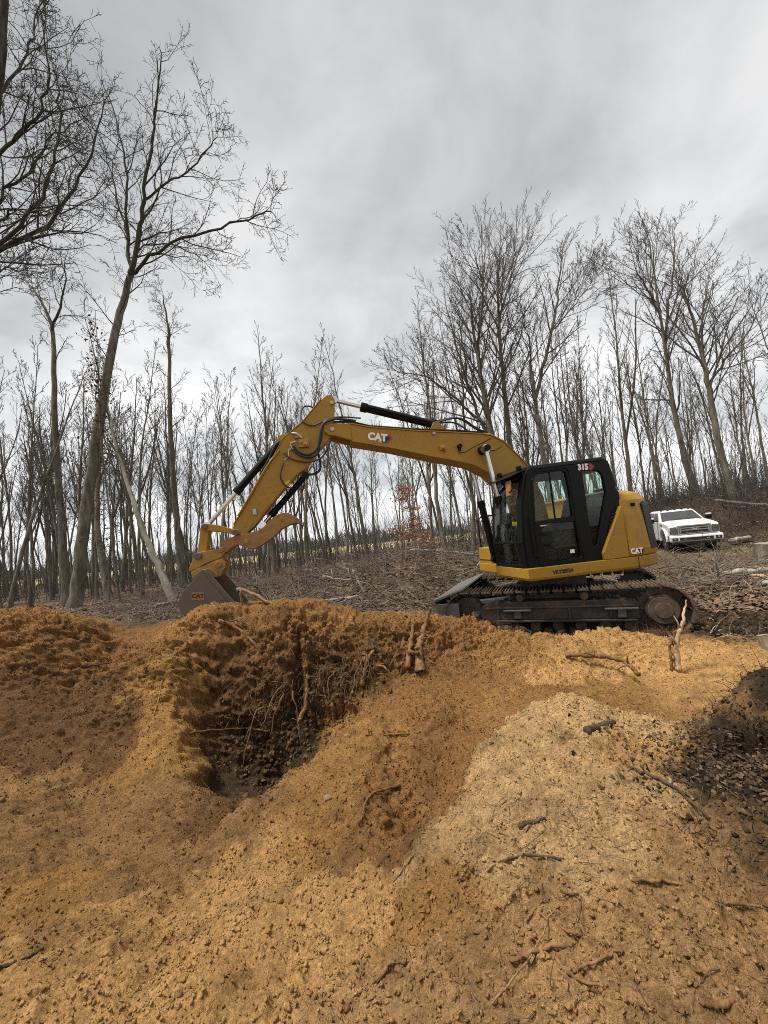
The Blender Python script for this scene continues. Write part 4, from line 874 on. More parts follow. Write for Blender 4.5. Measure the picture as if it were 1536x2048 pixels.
pt_ = Vector((-1, 0, -.10)).normalized(); pu_ = Vector((-.10, 0, 1)).normalized()
hp(text_mb('CAT', .085, (6.308, .5035, 1.355), pt_, pu_, .001, .004), 'plate_lettering', 'decal_black', pl_)
# ---------------------------------------------------------------- pickup truck
TZ = drop(14.2, 18.9)
trk_ = empty('pickup_truck', (13.86, 17.74, TZ + 0.02), R(-112.46))
tag(trk_, 'white pickup truck with chrome grille parked on the dirt beside the excavator', 'pickup truck')
def tp(mb, name, mat, parent=trk_, bevel=0.0, smooth=False): return mb.build(name, M[mat], parent, bevel, smooth)
def arch(cx, r, z0, a0=0, a1=180, n=9): return [(cx + r * math.cos(R(a0 + (a1 - a0) * i / n)), z0 + r * math.sin(R(a0 + (a1 - a0) * i / n))) for i in range(n + 1)]
# lower body: outline with wheel arches, sides slightly rounded in section
body = [(-.02, .74), (-.03, 1.10), (-.10, 1.20), (-.28, 1.255), (-.8, 1.32), (-1.55, 1.40), (-4.25, 1.40), (-4.27, 1.33), (-6.15, 1.33), (-6.2, .62), (-5.5, .62)] + list(reversed(arch(-4.98, .50, .55))) + [(-4.48, .50), (-1.55, .50)] + list(reversed(arch(-1.02, .50, .56))) + [(-.52, .74)]
bm_ = MB(); bm_.prism(body, -.93, .93)
bo = tp(bm_, 'body', 'white', trk_, 0.05)
for s in (-1, 1):
    for cx in (-1.02, -4.98):
        o_ = arch(cx, .56, .56, -8, 188, 14); i_ = arch(cx, .495, .56, -8, 188, 14)
        tp(MB().prism(o_ + list(reversed(i_)), s * .90, s * 1.0), 'fender_flare', 'white', trk_, 0.02)
# hood with raised centre
hd_ = MB(); hd_.loft([[(-.10, -.80, 1.19), (-.10, .80, 1.19), (-.14, .62, 1.235), (-.14, -.62, 1.235)], [(-.35, -.88, 1.25), (-.35, .88, 1.25), (-.35, .62, 1.315), (-.35, -.62, 1.315)], [(-1.52, -.90, 1.37), (-1.52, .90, 1.37), (-1.50, .62, 1.44), (-1.50, -.62, 1.44)]])
tp(hd_, 'hood', 'white', trk_, 0.02)
cbn = MB(); cbn.loft([[(-1.50, -.91, 1.38), (-1.50, .91, 1.38), (-4.22, .91, 1.38), (-4.22, -.91, 1.38)], [(-2.32, -.74, 1.88), (-2.32, .74, 1.88), (-4.02, .74, 1.90), (-4.02, -.74, 1.90)], [(-2.50, -.66, 1.945), (-2.50, .66, 1.945), (-3.90, .66, 1.955), (-3.90, -.66, 1.955)]])
co = tp(cbn, 'cab_top', 'white', trk_, 0.03)
def lerp(a, b, t): return tuple(a[i] + (b[i] - a[i]) * t for i in range(3))
A_, B_, C_, D_ = (-1.50, -.91, 1.38), (-1.50, .91, 1.38), (-2.32, .74, 1.88), (-2.32, -.74, 1.88)
def inset(q, m, off):
    c = [sum(p[i] for p in q) / 4 for i in range(3)]
    n_ = (Vector(q[1]) - Vector(q[0])).cross(Vector(q[3]) - Vector(q[0])).normalized() * off
    return [Vector(lerp(p, c, m)) + n_ for p in q]
def panel(q, m, off, name, mat, par):
    a_ = inset(q, m, off); b_ = inset(q, m, -.02); mb = MB(); mb.loft([[tuple(v) for v in b_], [tuple(v) for v in a_]]); return tp(mb, name, mat, par, 0.004)
panel([A_, B_, C_, D_], .09, .006, 'windshield', 'dark_glass', co)
for s in (-1, 1):
    q1 = [(-1.75, s * .90, 1.40), (-2.90, s * .90, 1.40), (-2.90, s * .755, 1.85), (-2.36, s * .755, 1.85)]
    q2 = [(-2.98, s * .90, 1.40), (-3.95, s * .90, 1.40), (-3.90, s * .755, 1.85), (-2.98, s * .755, 1.85)]
    for q in (q1, q2):
        if s > 0: q = [q[1], q[0], q[3], q[2]]
        panel(q, .08, .012, 'side_window', 'dark_glass', co)
wp = MB()
for y in (-.45, .1): wp.tube([(-1.56, y, 1.43), (-1.64, y + .25, 1.475), (-1.68, y + .48, 1.50)], .010, 5)
tp(wp, 'wiper', 'rubber', co)
for y in (-.58, -.30, 0, .30, .58): tp(MB().loft([[(-2.42, y - .05, 1.925), (-2.42, y + .05, 1.925), (-2.58, y + .04, 1.95), (-2.58, y - .04, 1.95)], [(-2.46, y - .035, 1.965), (-2.46, y + .035, 1.965), (-2.56, y + .03, 1.975), (-2.56, y - .03, 1.975)]]), 'clearance_light', 'black', co, 0.005)
# front end
g0 = tp(MB().box(-.06, .035, -.64, .64, .78, 1.21), 'grille', 'grille_chrome', trk_, 0.03)
gl_ = tp(MB().box(.02, .040, -.57, .57, .83, 1.165), 'grille_opening', 'rubber', g0)
for z in (1.085, .985): tp(MB().box(.03, .062, -.55, .55, z - .028, z + .028), 'grille_bar', 'grille_chrome', g0, 0.012)
tp(MB().box(.03, .055, -.55, .55, .855, .875), 'grille_bar', 'grille_chrome', g0, 0.008)
tp(MB().box(.03, .055, -.56, -.50, .86, 1.14).box(.03, .055, .50, .56, .86, 1.14), 'grille_side', 'grille_chrome', g0, 0.008)
em = MB(); em.prism([(.15 * math.cos(a_ * math.pi / 12), 1.035 + .062 * math.sin(a_ * math.pi / 12)) for a_ in range(24)], .05, .075, axis='x')
emo = tp(em, 'badge', 'chrome', g0)
em2 = MB(); em2.prism([(.135 * math.cos(a_ * math.pi / 12), 1.035 + .05 * math.sin(a_ * math.pi / 12)) for a_ in range(24)], .07, .079, axis='x')
tp(em2, 'badge_field', 'blue', emo)
tx = text_mb('Ford', .085, (.0805, 0, 1.03), (0, 1, 0), UP, .001, .001, .3); tp(tx, 'badge_lettering', 'decal_white', emo)
for s in (-1, 1):
    h_ = MB(); h_.loft([[(-.02, s * .66, .80), (-.02, s * .92, .82), (-.02, s * .92, 1.14), (-.02, s * .66, 1.17)], [(.025, s * .66, .82), (-.01, s * .915, .84), (-.01, s * .915, 1.12), (.025, s * .66, 1.15)]])
    ho = tp(h_, 'headlight', 'lamp', trk_, 0.01)
    tp(MB().cyl((-.01, s * .76, 1.06), (.03, s * .76, 1.06), .062, 20).cyl((-.01, s * .77, .91), (.028, s * .77, .91), .055, 20), 'lamp_bowl', 'lamp', ho, 0.005)
    tp(MB().box(-.05, .02, min(s * .905, s * .938), max(s * .905, s * .938), .90, 1.0), 'turn_signal', 'amber', ho, 0.01)
bp = MB(); bp.prism([(-.05, .47), (-.05, .76), (.13, .755), (.17, .70), (.16, .52), (.08, .47)], -.98, .98)
bmp = tp(bp, 'front_bumper', 'white', trk_, 0.03)
tp(MB().box(.14, .172, -.62, .62, .525, .665), 'bumper_opening', 'rubber', bmp, 0.01)
for y in (-.42, .42): tp(MB().box(.165, .185, y - .05, y + .05, .58, .605), 'tow_hook', 'silver', bmp)
for s in (-1, 1):
    fo = tp(MB().box(.13, .174, s * .80 - .115, s * .80 + .115, .53, .675), 'fog_lamp', 'rubber', bmp, 0.02)
    tp(MB().cyl((.17, s * .80, .607), (.178, s * .80, .607), .035, 14), 'fog_lens', 'silver', fo)
for s in (-1, 1):
    mr_ = MB(); mr_.box(-1.95, -1.85, min(s * .9, s * 1.12), max(s * .9, s * 1.12), 1.43, 1.47).box(-1.98, -1.84, s * 1.18 - .11, s * 1.18 + .11, 1.36, 1.58)
    mo_ = tp(mr_, 'side_mirror', 'black', trk_, 0.02)
    tp(MB().box(-1.96, -1.825, s * 1.18 - .105, s * 1.18 + .105, 1.56, 1.64), 'mirror_cap', 'white', mo_, 0.02)
for x in (-1.02, -4.98):
    for s in (-1, 1):
        c0, c1 = s * .68, s * .95
        ty = MB(); prof_ = [(.27, c0), (.40, c0 + s * .01), (.425, c0 + s * .05), (.425, c1 - s * .05), (.40, c1 - s * .01), (.27, c1)]
        ty.loft([[(x + r_ * math.cos(a_ * math.pi / 18), y_, .425 + r_ * math.sin(a_ * math.pi / 18)) for a_ in range(36)] for r_, y_ in prof_])
        wo_ = empty('wheel'); wo_.parent = trk_
        tp(ty, 'tyre', 'rubber', wo_)
        rm = MB().cyl((x, c1 - s * .10, .425), (x, c1 - s * .06, .425), .265, 32)
        for k in range(8):
            a_ = k * math.pi / 4; rm.tube([(x, c1 - s * .03, .425), (x + .25 * math.cos(a_), c1 - s * .03, .425 + .25 * math.sin(a_))], [.05, .032], 6)
        rm.cyl((x, c1 - s * .06, .425), (x, c1 + s * .005, .425), .075, 16)
        tp(rm, 'rim', 'chrome', wo_, 0.004)
tp(MB().box(-5.9, -.25, -.5, .5, .42, .62).box(-1.1, -.94, -.75, .75, .36, .48).box(-5.06, -4.9, -.75, .75, .36, .48), 'chassis', 'black', trk_)
tp(MB().box(-.30, .10, -.85, .85, .36, .475), 'valance', 'rubber', trk_, 0.02)
tp(MB().box(-.9, -.35, -.80, .80, .50, .80), 'wheel_well_liner', 'rubber', trk_)
for s in (-1, 1):
    for x in (-2.75, -3.8): tp(MB().box(x - .10, x + .10, s * .93 - .01, s * .93 + .03, 1.20, 1.235), 'door_handle', 'chrome', trk_, 0.006)
    ds = MB()
    for x in (-1.62, -2.93, -4.15): ds.box(x - .005, x + .005, s * .931 - .004, s * .931 + .004, .62, 1.36)
    tp(ds, 'door_seam', 'rubber', trk_)
    tp(MB().box(-4.3, -1.6, s * .93 - .08, s * .93 + .08, .44, .50), 'running_board', 'black', trk_, 0.015)
    tp(MB().box(-1.42, -1.18, s * .932 - .004, s * .932 + .004, 1.20, 1.27), 'fender_vent', 'black', trk_, 0.004)
# ---------------------------------------------------------------- trees: limb paths
TL={'A_trunk':[(-14.14,17.50,-0.08),(-13.78,17.50,2.37),(-13.30,17.50,5.04),(-12.51,17.50,8.90),(-11.75,17.50,12.16),(-11.02,17.50,14.51),(-10.67,17.50,15.58)],
'A_1':[(-10.67,17.50,15.58),(-10.88,17.80,16.96),(-11.06,18.10,19.29),(-11.22,18.40,21.99),(-11.67,18.70,24.84),(-12.44,19.00,27.42)],
'A_2':[(-10.63,17.50,15.45),(-10.06,17.30,17.22),(-9.67,17.10,18.74),(-9.06,16.90,20.96),(-8.54,16.70,22.80),(-8.05,16.50,24.88)],
'A_3':[(-10.53,17.50,15.49),(-9.74,17.10,15.80),(-8.22,16.70,16.17),(-5.89,16.30,16.29),(-4.19,15.90,16.34),(-3.35,15.50,16.00)],
'A_4':[(-9.85,17.40,18.91),(-8.54,17.02,19.29),(-7.04,16.65,19.61),(-6.03,16.27,20.19),(-5.39,15.90,20.54)],
'A_5':[(-10.69,17.50,15.21),(-10.47,18.00,17.07),(-9.49,18.50,17.61),(-8.25,19.00,17.33),(-7.50,19.50,16.52)],
'A_6':[(-10.73,17.60,17.29),(-11.55,18.23,19.98),(-12.33,18.85,22.85),(-13.30,19.48,25.63),(-14.74,20.10,28.31)],
'B_trunk':[(-17.36,21.00,-0.25),(-17.61,21.17,4.48),(-17.83,21.33,9.56),(-17.82,21.50,13.97),(-18.03,21.67,16.17),(-18.74,21.83,17.87),(-19.43,22.00,18.98)],
'B_1':[(-17.46,21.00,15.44),(-16.36,20.50,16.76),(-15.71,20.00,18.63)],
'C_trunk':[(-8.54,15.50,-0.06),(-9.26,15.83,1.59),(-9.98,16.17,3.09),(-10.67,16.50,4.88),(-11.27,16.83,6.53),(-11.81,17.17,8.26),(-12.12,17.50,9.81)],
'D_trunk':[(-16.66,14.00,0.65),(-15.73,14.00,7.74),(-14.91,14.00,13.25),(-13.89,14.00,17.79),(-13.36,14.00,20.44),(-12.99,14.00,23.40),(-12.56,14.00,29.12)],
'D_1':[(-14.91,14.00,13.25),(-13.24,13.80,14.31),(-11.69,13.60,15.54),(-10.71,13.40,16.82),(-10.31,13.20,18.53),(-10.18,13.00,19.85)],
'D_2':[(-15.01,14.00,12.87),(-13.73,14.30,14.55),(-12.19,14.60,15.56),(-11.15,14.90,17.31),(-10.42,15.20,19.75),(-10.09,15.50,21.90)],
'D_3':[(-14.57,14.00,14.81),(-13.96,14.62,17.04),(-13.25,15.25,18.77),(-12.62,15.88,20.97),(-11.70,16.50,22.43)],
'D_4':[(-13.89,14.00,17.79),(-13.00,13.70,17.89),(-11.76,13.40,18.33),(-10.71,13.10,19.05),(-10.30,12.80,20.39),(-10.17,12.50,21.32)],
'D_5':[(-13.36,14.00,20.44),(-12.90,14.25,21.78),(-12.35,14.50,23.37),(-12.18,14.75,25.29),(-11.98,15.00,27.53)],
'D_6':[(-15.24,14.00,11.72),(-13.95,14.50,13.91),(-13.76,15.00,14.35)],
'D_7':[(-15.12,14.00,12.49),(-13.41,13.60,14.36),(-12.44,13.20,14.88),(-11.18,12.80,14.58),(-9.66,12.40,13.87),(-8.15,12.00,14.31)],
'E_trunk':[(7.49,25.00,1.00),(7.45,25.00,7.18),(7.29,25.00,11.21),(7.17,25.00,14.29),(7.18,25.00,17.74)],
'E_1':[(7.45,25.00,7.18),(6.65,25.50,10.45),(6.18,26.00,14.21),(5.84,26.50,18.15)],
'E_2':[(7.25,25.00,13.59),(7.78,24.33,16.56),(7.49,23.67,19.49)],
'E_3':[(6.52,25.00,8.94),(5.12,24.33,10.52),(3.41,23.67,11.57),(1.56,23.00,11.96)],
'F_trunk':[(9.03,26.00,1.50),(8.96,26.00,7.61),(9.08,26.00,13.18),(9.37,26.00,17.44),(9.96,26.00,21.03)],
'F_1':[(9.26,26.00,16.01),(10.58,26.50,19.11),(12.06,27.00,22.34)],
'G_trunk':[(10.49,24.00,2.23),(10.20,24.00,6.33),(10.15,24.00,9.53),(10.19,24.00,11.79)],
'G_1':[(10.15,24.00,9.53),(11.22,24.25,12.13),(12.27,24.50,14.82),(13.09,24.75,17.62),(13.73,25.00,19.83)],
'G_2':[(10.17,24.00,11.63),(10.02,23.50,12.87),(9.77,23.00,14.22)],
'G_3':[(11.93,24.00,13.90),(12.91,23.00,14.83),(13.72,22.00,15.65)],
'H_trunk':[(21.65,27.00,1.23),(21.22,27.00,5.14),(21.01,27.00,9.45),(21.08,27.00,13.83),(21.07,27.00,17.55),(21.13,27.00,21.34)],
'H_1':[(21.02,27.00,13.46),(22.42,27.67,17.08),(23.89,28.33,20.51),(24.63,29.00,23.38)],
'H_2':[(20.95,27.00,16.07),(19.47,26.00,17.79),(18.17,25.00,18.64)],
'I_trunk':[(20.57,23.00,1.71),(20.22,23.00,5.04),(20.16,23.00,8.71),(20.07,23.00,11.21),(19.80,23.00,13.76),(19.60,23.00,15.38)],
'I_1':[(20.12,23.00,9.02),(21.09,22.67,10.31),(22.53,22.33,11.83),(23.35,22.00,13.37)],
'I_2':[(20.05,23.00,11.05),(21.45,24.00,14.19),(23.16,25.00,16.69)],
'J_trunk':[(-12.17,23.00,0.72),(-12.28,23.00,5.47),(-12.27,23.00,10.03),(-12.01,23.00,14.68),(-11.98,23.00,16.59),(-12.17,23.00,18.21)],
'K_trunk':[(-14.45,20.00,0.52),(-15.13,20.50,4.19),(-15.13,21.00,8.34),(-14.95,21.50,11.90),(-15.40,22.00,13.95)]}
def nrm(v):
    l = math.sqrt(v[0] ** 2 + v[1] ** 2 + v[2] ** 2) or 1.0
    return (v[0] / l, v[1] / l, v[2] / l)
class Tree:
    """bare tree: trunk mesh plus a crown mesh of limbs, branches and twigs"""
    def __init__(s, seed): s.r = random.Random(seed); s.tr = [[], [], 0]; s.cr = [[], [], 0]
    def tube(s, buf, pts, rad, sides):
        V, F, b = buf; n = len(pts); up = (0.31, 0.2, 0.93)
        for i in range(n):
            p, q = pts[max(i - 1, 0)], pts[min(i + 1, n - 1)]
            d = nrm((q[0] - p[0], q[1] - p[1], q[2] - p[2]))
            k = up[0] * d[0] + up[1] * d[1] + up[2] * d[2]
            a = (up[0] - d[0] * k, up[1] - d[1] * k, up[2] - d[2] * k)
            if a[0] ** 2 + a[1] ** 2 + a[2] ** 2 < 1e-4: a = (d[1], -d[0], 0.01)
            a = nrm(a); up = a
            c = (d[1] * a[2] - d[2] * a[1], d[2] * a[0] - d[0] * a[2], d[0] * a[1] - d[1] * a[0])
            x, y, z = pts[i]; r = rad[i]
            for j in range(sides):
                t = 6.28318 * j / sides; cs, sn = math.cos(t) * r, math.sin(t) * r
                V.append((x + a[0] * cs + c[0] * sn, y + a[1] * cs + c[1] * sn, z + a[2] * cs + c[2] * sn))
        b = buf[2]
        for i in range(n - 1):
            for j in range(sides):
                j2 = (j + 1) % sides
                F.append((b + i * sides + j, b + i * sides + j2, b + (i + 1) * sides + j2, b + (i + 1) * sides + j))
        buf[2] += n * sides
    def limb(s, pts, r0, r1, sides, buf, sub=4, wob=0.03, flare=0.0):
        """smooth a measured path, add it, return sampled points with radii"""
        out = []; n = len(pts)
        for i in range(n - 1):
            p0, p1, p2, p3 = pts[max(i - 1, 0)], pts[i], pts[i + 1], pts[min(i + 2, n - 1)]
            for k in range(sub):
                t = k / sub
                out.append(tuple(0.5 * (2 * p1[c] + (p2[c] - p0[c]) * t + (2 * p0[c] - 5 * p1[c] + 4 * p2[c] - p3[c]) * t * t + (3 * p1[c] - p0[c] - 3 * p2[c] + p3[c]) * t ** 3) + s.r.gauss(0, wob) for c in range(3)))
        out.append(tuple(pts[-1])); m = len(out)
        rad = [(r0 + (r1 - r0) * (i / (m - 1))) * (1 + flare * math.exp(-i / 1.2)) for i in range(m)]
        s.tube(buf, out, rad, sides)
        return out, rad
    def branch(s, p, d, L, r, lvl, P):
        n = P['seg'][lvl]; pts = [p]; rad = [r]; st = L / n; last = lvl == P['levels'] - 1
        for i in range(n):
            w = P['wander'][lvl]
            d = nrm((d[0] + s.r.gauss(0, w), d[1] + s.r.gauss(0, w), d[2] + s.r.gauss(0, w) + P['up'][lvl]))
            p = (p[0] + d[0] * st, p[1] + d[1] * st, p[2] + d[2] * st)
            pts.append(p); rad.append(max(r * (1 - (0.8 if last else 0.66) * (i + 1) / n), P['rmin']))
        s.tube(s.cr, pts, rad, (6, 5, 4, 3, 3)[lvl])
        if not last: s.kids(pts, rad, L, lvl + 1, P, P['kids'][lvl])
    def kids(s, pts, rad, L, lvl, P, num, t0=0.18, lscale=None):
        m = len(pts) - 1; ph = s.r.random() * 6.28
        for k in range(num):
            t = t0 + (1 - t0) * (k + s.r.random()) / num
            f = t * m; i = min(int(f), m - 1); u = f - i
            a, b = pts[i], pts[i + 1]
            p = tuple(a[c] + (b[c] - a[c]) * u for c in range(3)); r = rad[i] + (rad[i + 1] - rad[i]) * u
            d = nrm(tuple(b[c] - a[c] for c in range(3)))
            ph += 2.4 + s.r.gauss(0, 0.5)
            x = nrm((d[1] + 0.01, -d[0], 0.02)); y = (d[1] * x[2] - d[2] * x[1], d[2] * x[0] - d[0] * x[2], d[0] * x[1] - d[1] * x[0])
            an = P['angle'][lvl - 1] * s.r.uniform(0.7, 1.3); sa, ca = math.sin(an), math.cos(an)
            q = tuple(d[c] * ca + (x[c] * math.cos(ph) + y[c] * math.sin(ph)) * sa for c in range(3))
            ln = (lscale if lscale else L * P['ratio'][lvl - 1]) * s.r.uniform(0.55, 1.15) * (1 - P.get('top', .5) * t)
            s.branch(p, q, ln, min(max(min(r * P['rr'], ln * .0135), P['rmin']), r * 0.9), lvl, P)
    def build(s, name, loc, mats, label, cat='tree', group=None):
        root = empty(name, loc); tag(root, label, cat, group)
        for nm, buf, mt in (('trunk', s.tr, mats[0]), ('crown', s.cr, mats[1])):
            if buf[0]:
                np_mesh(nm, np.array(buf[0]) - np.array(loc), np.array(buf[1]), M[mt], root, smooth=True)
        return root
OAK = dict(top=.45, levels=4, seg=(6, 5, 4, 3), wander=(.13, .16, .2, .22), up=(.05, .04, .04, .03), kids=(8, 7, 5), angle=(.75, .8, .8, .8), ratio=(.5, .52, .58, .6), rr=.55, rmin=.0075)
BEECH = dict(top=.6, levels=4, seg=(6, 5, 4, 3), wander=(.07, .08, .09, .10), up=(.10, .07, .05, .03), kids=(8, 8, 6), angle=(.62, .6, .6, .6), ratio=(.5, .52, .52, .52), rr=.55, rmin=.0085)
def measured(key, seed, trunk_r, limbs, P, name, label, mats, nk=7, trunk_kids=10, t0=.35, group=None, kid_len=3.0, drop_to=None, tip=None):
    T = Tree(seed); tp0 = [tuple(p) for p in TL[key + '_trunk']]
    x, y = tp0[0][0], tp0[0][1]; z0 = drop(x, y) - 0.15
    if tp0[0][2] > z0: tp0[0] = (x - (tp0[1][0] - x) * 0.15, y, z0)
    elif tp0[0][2] < z0: tp0[0] = (x, y, z0)
    pts, rad = T.limb(tp0, trunk_r, trunk_r * (tip if tip else 0.12), 12, T.tr, 5, 0.02, 0.35)
    if trunk_kids: T.kids(pts, rad, 0, 1, P, trunk_kids, t0, kid_len)
    for (k, r0) in limbs:
        lp, lr = T.limb([tuple(p) for p in TL[key + '_' + str(k)]], r0, r0 * 0.22, 7, T.cr, 4, 0.05)
        T.kids(lp, lr, 0, 1, P, nk, 0.12, kid_len)
        T.branch(lp[-1], nrm(tuple(lp[-1][c] - lp[-2][c] for c in range(3))), .7, lr[-1], 2, P)
    return T.build(name, (x, y, z0), mats, label)
measured('A', 11, .27, ((1, .09), (2, .12), (3, .085), (4, .055), (5, .045), (6, .05)), OAK, 'oak_tree', 'tall leaning bare oak, long low limb reaching out over the pit', ('bark', 'bark_dark'), 15, 9, .55, kid_len=3.4, tip=.45)
measured('B', 12, .21, ((1, .08),), OAK, 'broken_tree', 'straight bare tree with crooked snapped top behind leaning oak', ('bark', 'bark_dark'), 6, 12, .4, kid_len=2.4)
measured('C', 13, .16, (), OAK, 'leaning_tree', 'slim pale trunk leaning steeply across beside the bucket', ('bark_pale', 'bark'), 6, 6, .6, kid_len=1.6)
measured('D', 14, .30, ((1, .085), (2, .095), (3, .075), (4, .075), (5, .06), (6, .05), (7, .055)), OAK, 'oak_tree', 'heavy spreading oak with dark crooked limbs beside the leaning oak', ('bark_dark', 'bark_dark'), 18, 12, .3, kid_len=3.2, tip=.4)
measured('E', 15, .27, ((1, .12), (2, .09), (3, .08)), BEECH, 'beech_tree', 'tallest broad fan-crowned bare tree rising behind the boom', ('bark', 'twig'), 19, 34, .30, kid_len=7.2)
measured('F', 16, .22, ((1, .09),), BEECH, 'beech_tree', 'tall straight bare tree just behind the cab front', ('bark', 'twig'), 15, 36, .33, kid_len=6.4)
measured('G', 17, .20, ((1, .12), (2, .06), (3, .05)), BEECH, 'beech_tree', 'bare tree forking low into two stems above the cab', ('bark', 'twig'), 17, 10, .45, kid_len=5.0, tip=.4)
measured('H', 18, .22, ((1, .10), (2, .07)), BEECH, 'beech_tree', 'tall bare tree with narrow upswept crown behind the truck', ('bark', 'twig'), 14, 30, .34, kid_len=6.2)
measured('I', 19, .22, ((1, .08), (2, .08)), BEECH, 'beech_tree', 'bare tree on the bank with one long outstretched side limb', ('bark', 'twig'), 13, 26, .34, kid_len=5.8)
measured('J', 20, .19, (), OAK, 'maple_tree', 'slender spire-like bare tree with short upcurved side branches', ('bark', 'twig'), 6, 22, .35, kid_len=2.2)
measured('K', 21, .17, (), OAK, 'maple_tree', 'thin bare tree crowded close behind the leaning oak trunk', ('bark', 'twig'), 6, 16, .4, kid_len=2.2)

# --- the woods: six kinds of tree, each built once, copied with its parts
def wood_kind(seed, h, r, P, nk, lean, klen, fork):
    T = Tree(seed); g = T.r; pts = [(0, 0, 0)]; d = (lean * .3, 0, 1)
    n = 9
    for i in range(n):
        d = nrm((d[0] + g.gauss(0, .028) + lean * .02, d[1] + g.gauss(0, .028), d[2]))
        p = pts[-1]; pts.append((p[0] + d[0] * h / n, p[1] + d[1] * h / n, p[2] + d[2] * h / n))
    a, b = T.limb(pts, r, r * .12, 8, T.tr, 2, .02, .3)
    T.kids(a, b, 0, 1, P, nk, .38, klen)
    if fork:
        i = int(len(a) * fork); q = a[i]; T.branch(q, nrm((.35, .2, 1)), h * (1 - fork) * .8, b[i] * .75, 0, P)
    return T
WOOD = dict(top=.6, levels=4, seg=(5, 4, 3, 2), wander=(.05, .06, .08, .09), up=(.10, .08, .06, .04), kids=(6, 5, 4), angle=(.5, .5, .5, .5), ratio=(.5, .52, .58, .6), rr=.5, rmin=.0085)
WOODT = dict(WOOD, kids=(5, 5, 4), levels=4)
kinds = [
    (wood_kind(31, 15, .11, WOOD, 20, .0, 3.2, 0), 'slim straight tree in the far woods'),
    (wood_kind(32, 15.5, .12, WOOD, 18, .2, 3.4, .4), 'mid-forked grey tree in the far woods'),
    (wood_kind(33, 13, .085, WOODT, 18, .0, 2.4, 0), 'pole-thin tree standing in the far woods'),
    (wood_kind(34, 14, .10, WOODT, 17, .6, 2.6, .5), 'thin leaning tree in the far woods'),
    (wood_kind(35, 11, .06, WOODT, 18, .1, 1.9, 0), 'small twiggy sapling in the far woods'),
    (wood_kind(36, 16, .145, WOOD, 20, .0, 3.8, .3), 'stout low-forked tree in the far woods'),
]
protos = []
rw = random.Random(5)
spots = []
def free(x, y, dmin):
    return all((x - a) ** 2 + (y - b) ** 2 > dmin ** 2 for a, b in spots)
bands = [(19, 25, 34, 1.1), (25, 33, 72, 1.2), (33, 46, 96, 1.3), (46, 68, 90, 1.5)]
for y0, y1, num, dm in bands:
    got = 0; tries = 0
    while got < num and tries < 4000:
        tries += 1
        y = rw.uniform(y0, y1); x = rw.uniform(-1.12, 1.12) * y
        if 10 < x < 19 and y < 24: continue
        if x > 8 and y < 21: continue
        if -4 < x < 9 and y < 24: continue
        if not free(x, y, dm): continue
        if x / y > .72 and y < 36 and rw.random() < .6: continue
        spots.append((x, y)); got += 1
for i, (x, y) in enumerate(spots):
    k = rw.choice((0, 1, 2, 2, 3, 4, 4, 5)) if y < 33 else rw.choice((0, 0, 1, 2, 2, 3, 3, 4, 5))
    if y < 24: k = rw.choice((2, 4, 3, 0))
    z = drop(x, y) - .12
    while len(protos) <= k: protos.append(None)
    if protos[k] is None:
        root = kinds[k][0].build('bare_tree', (0, 0, 0), ('bark', 'twig'), kinds[k][1], 'tree', 'bare trees of the woods behind the clearing')
        protos[k] = (root, list(root.children))
    else:
        src, ch = protos[k]
        root = src.copy(); col.objects.link(root)
        for c in ch:
            d = c.copy(); col.objects.link(d); d.parent = root
    th = x / y
    near_ = ('past the heavy spreading oak' if th < -.82 else 'past the leaning oak' if th < -.55 else 'behind the bucket and stick' if th < -.25 else 'beneath the raised boom' if th < .28 else 'behind the cab' if th < .62 else 'behind the parked truck' if th < .9 else 'on the brushy bank')
    dep_ = 'at the wood edge' if y < 26 else 'a few rows into the wood' if y < 36 else 'well back in the wood' if y < 50 else 'at the far field edge'
    root['label'] = kinds[k][1].replace(' in the far woods', '').replace(' standing', '') + ' ' + near_ + ', ' + dep_
    sc_ = rw.uniform(.78, 1.12)
    sc_ *= 1.12 if y > 30 else 1.0
    root.location = (x, y, z); root.rotation_euler = (rw.gauss(0, .035), rw.gauss(0, .035) , rw.uniform(0, 6.28)); root.scale = (sc_, sc_, sc_ * rw.uniform(.9, 1.1))

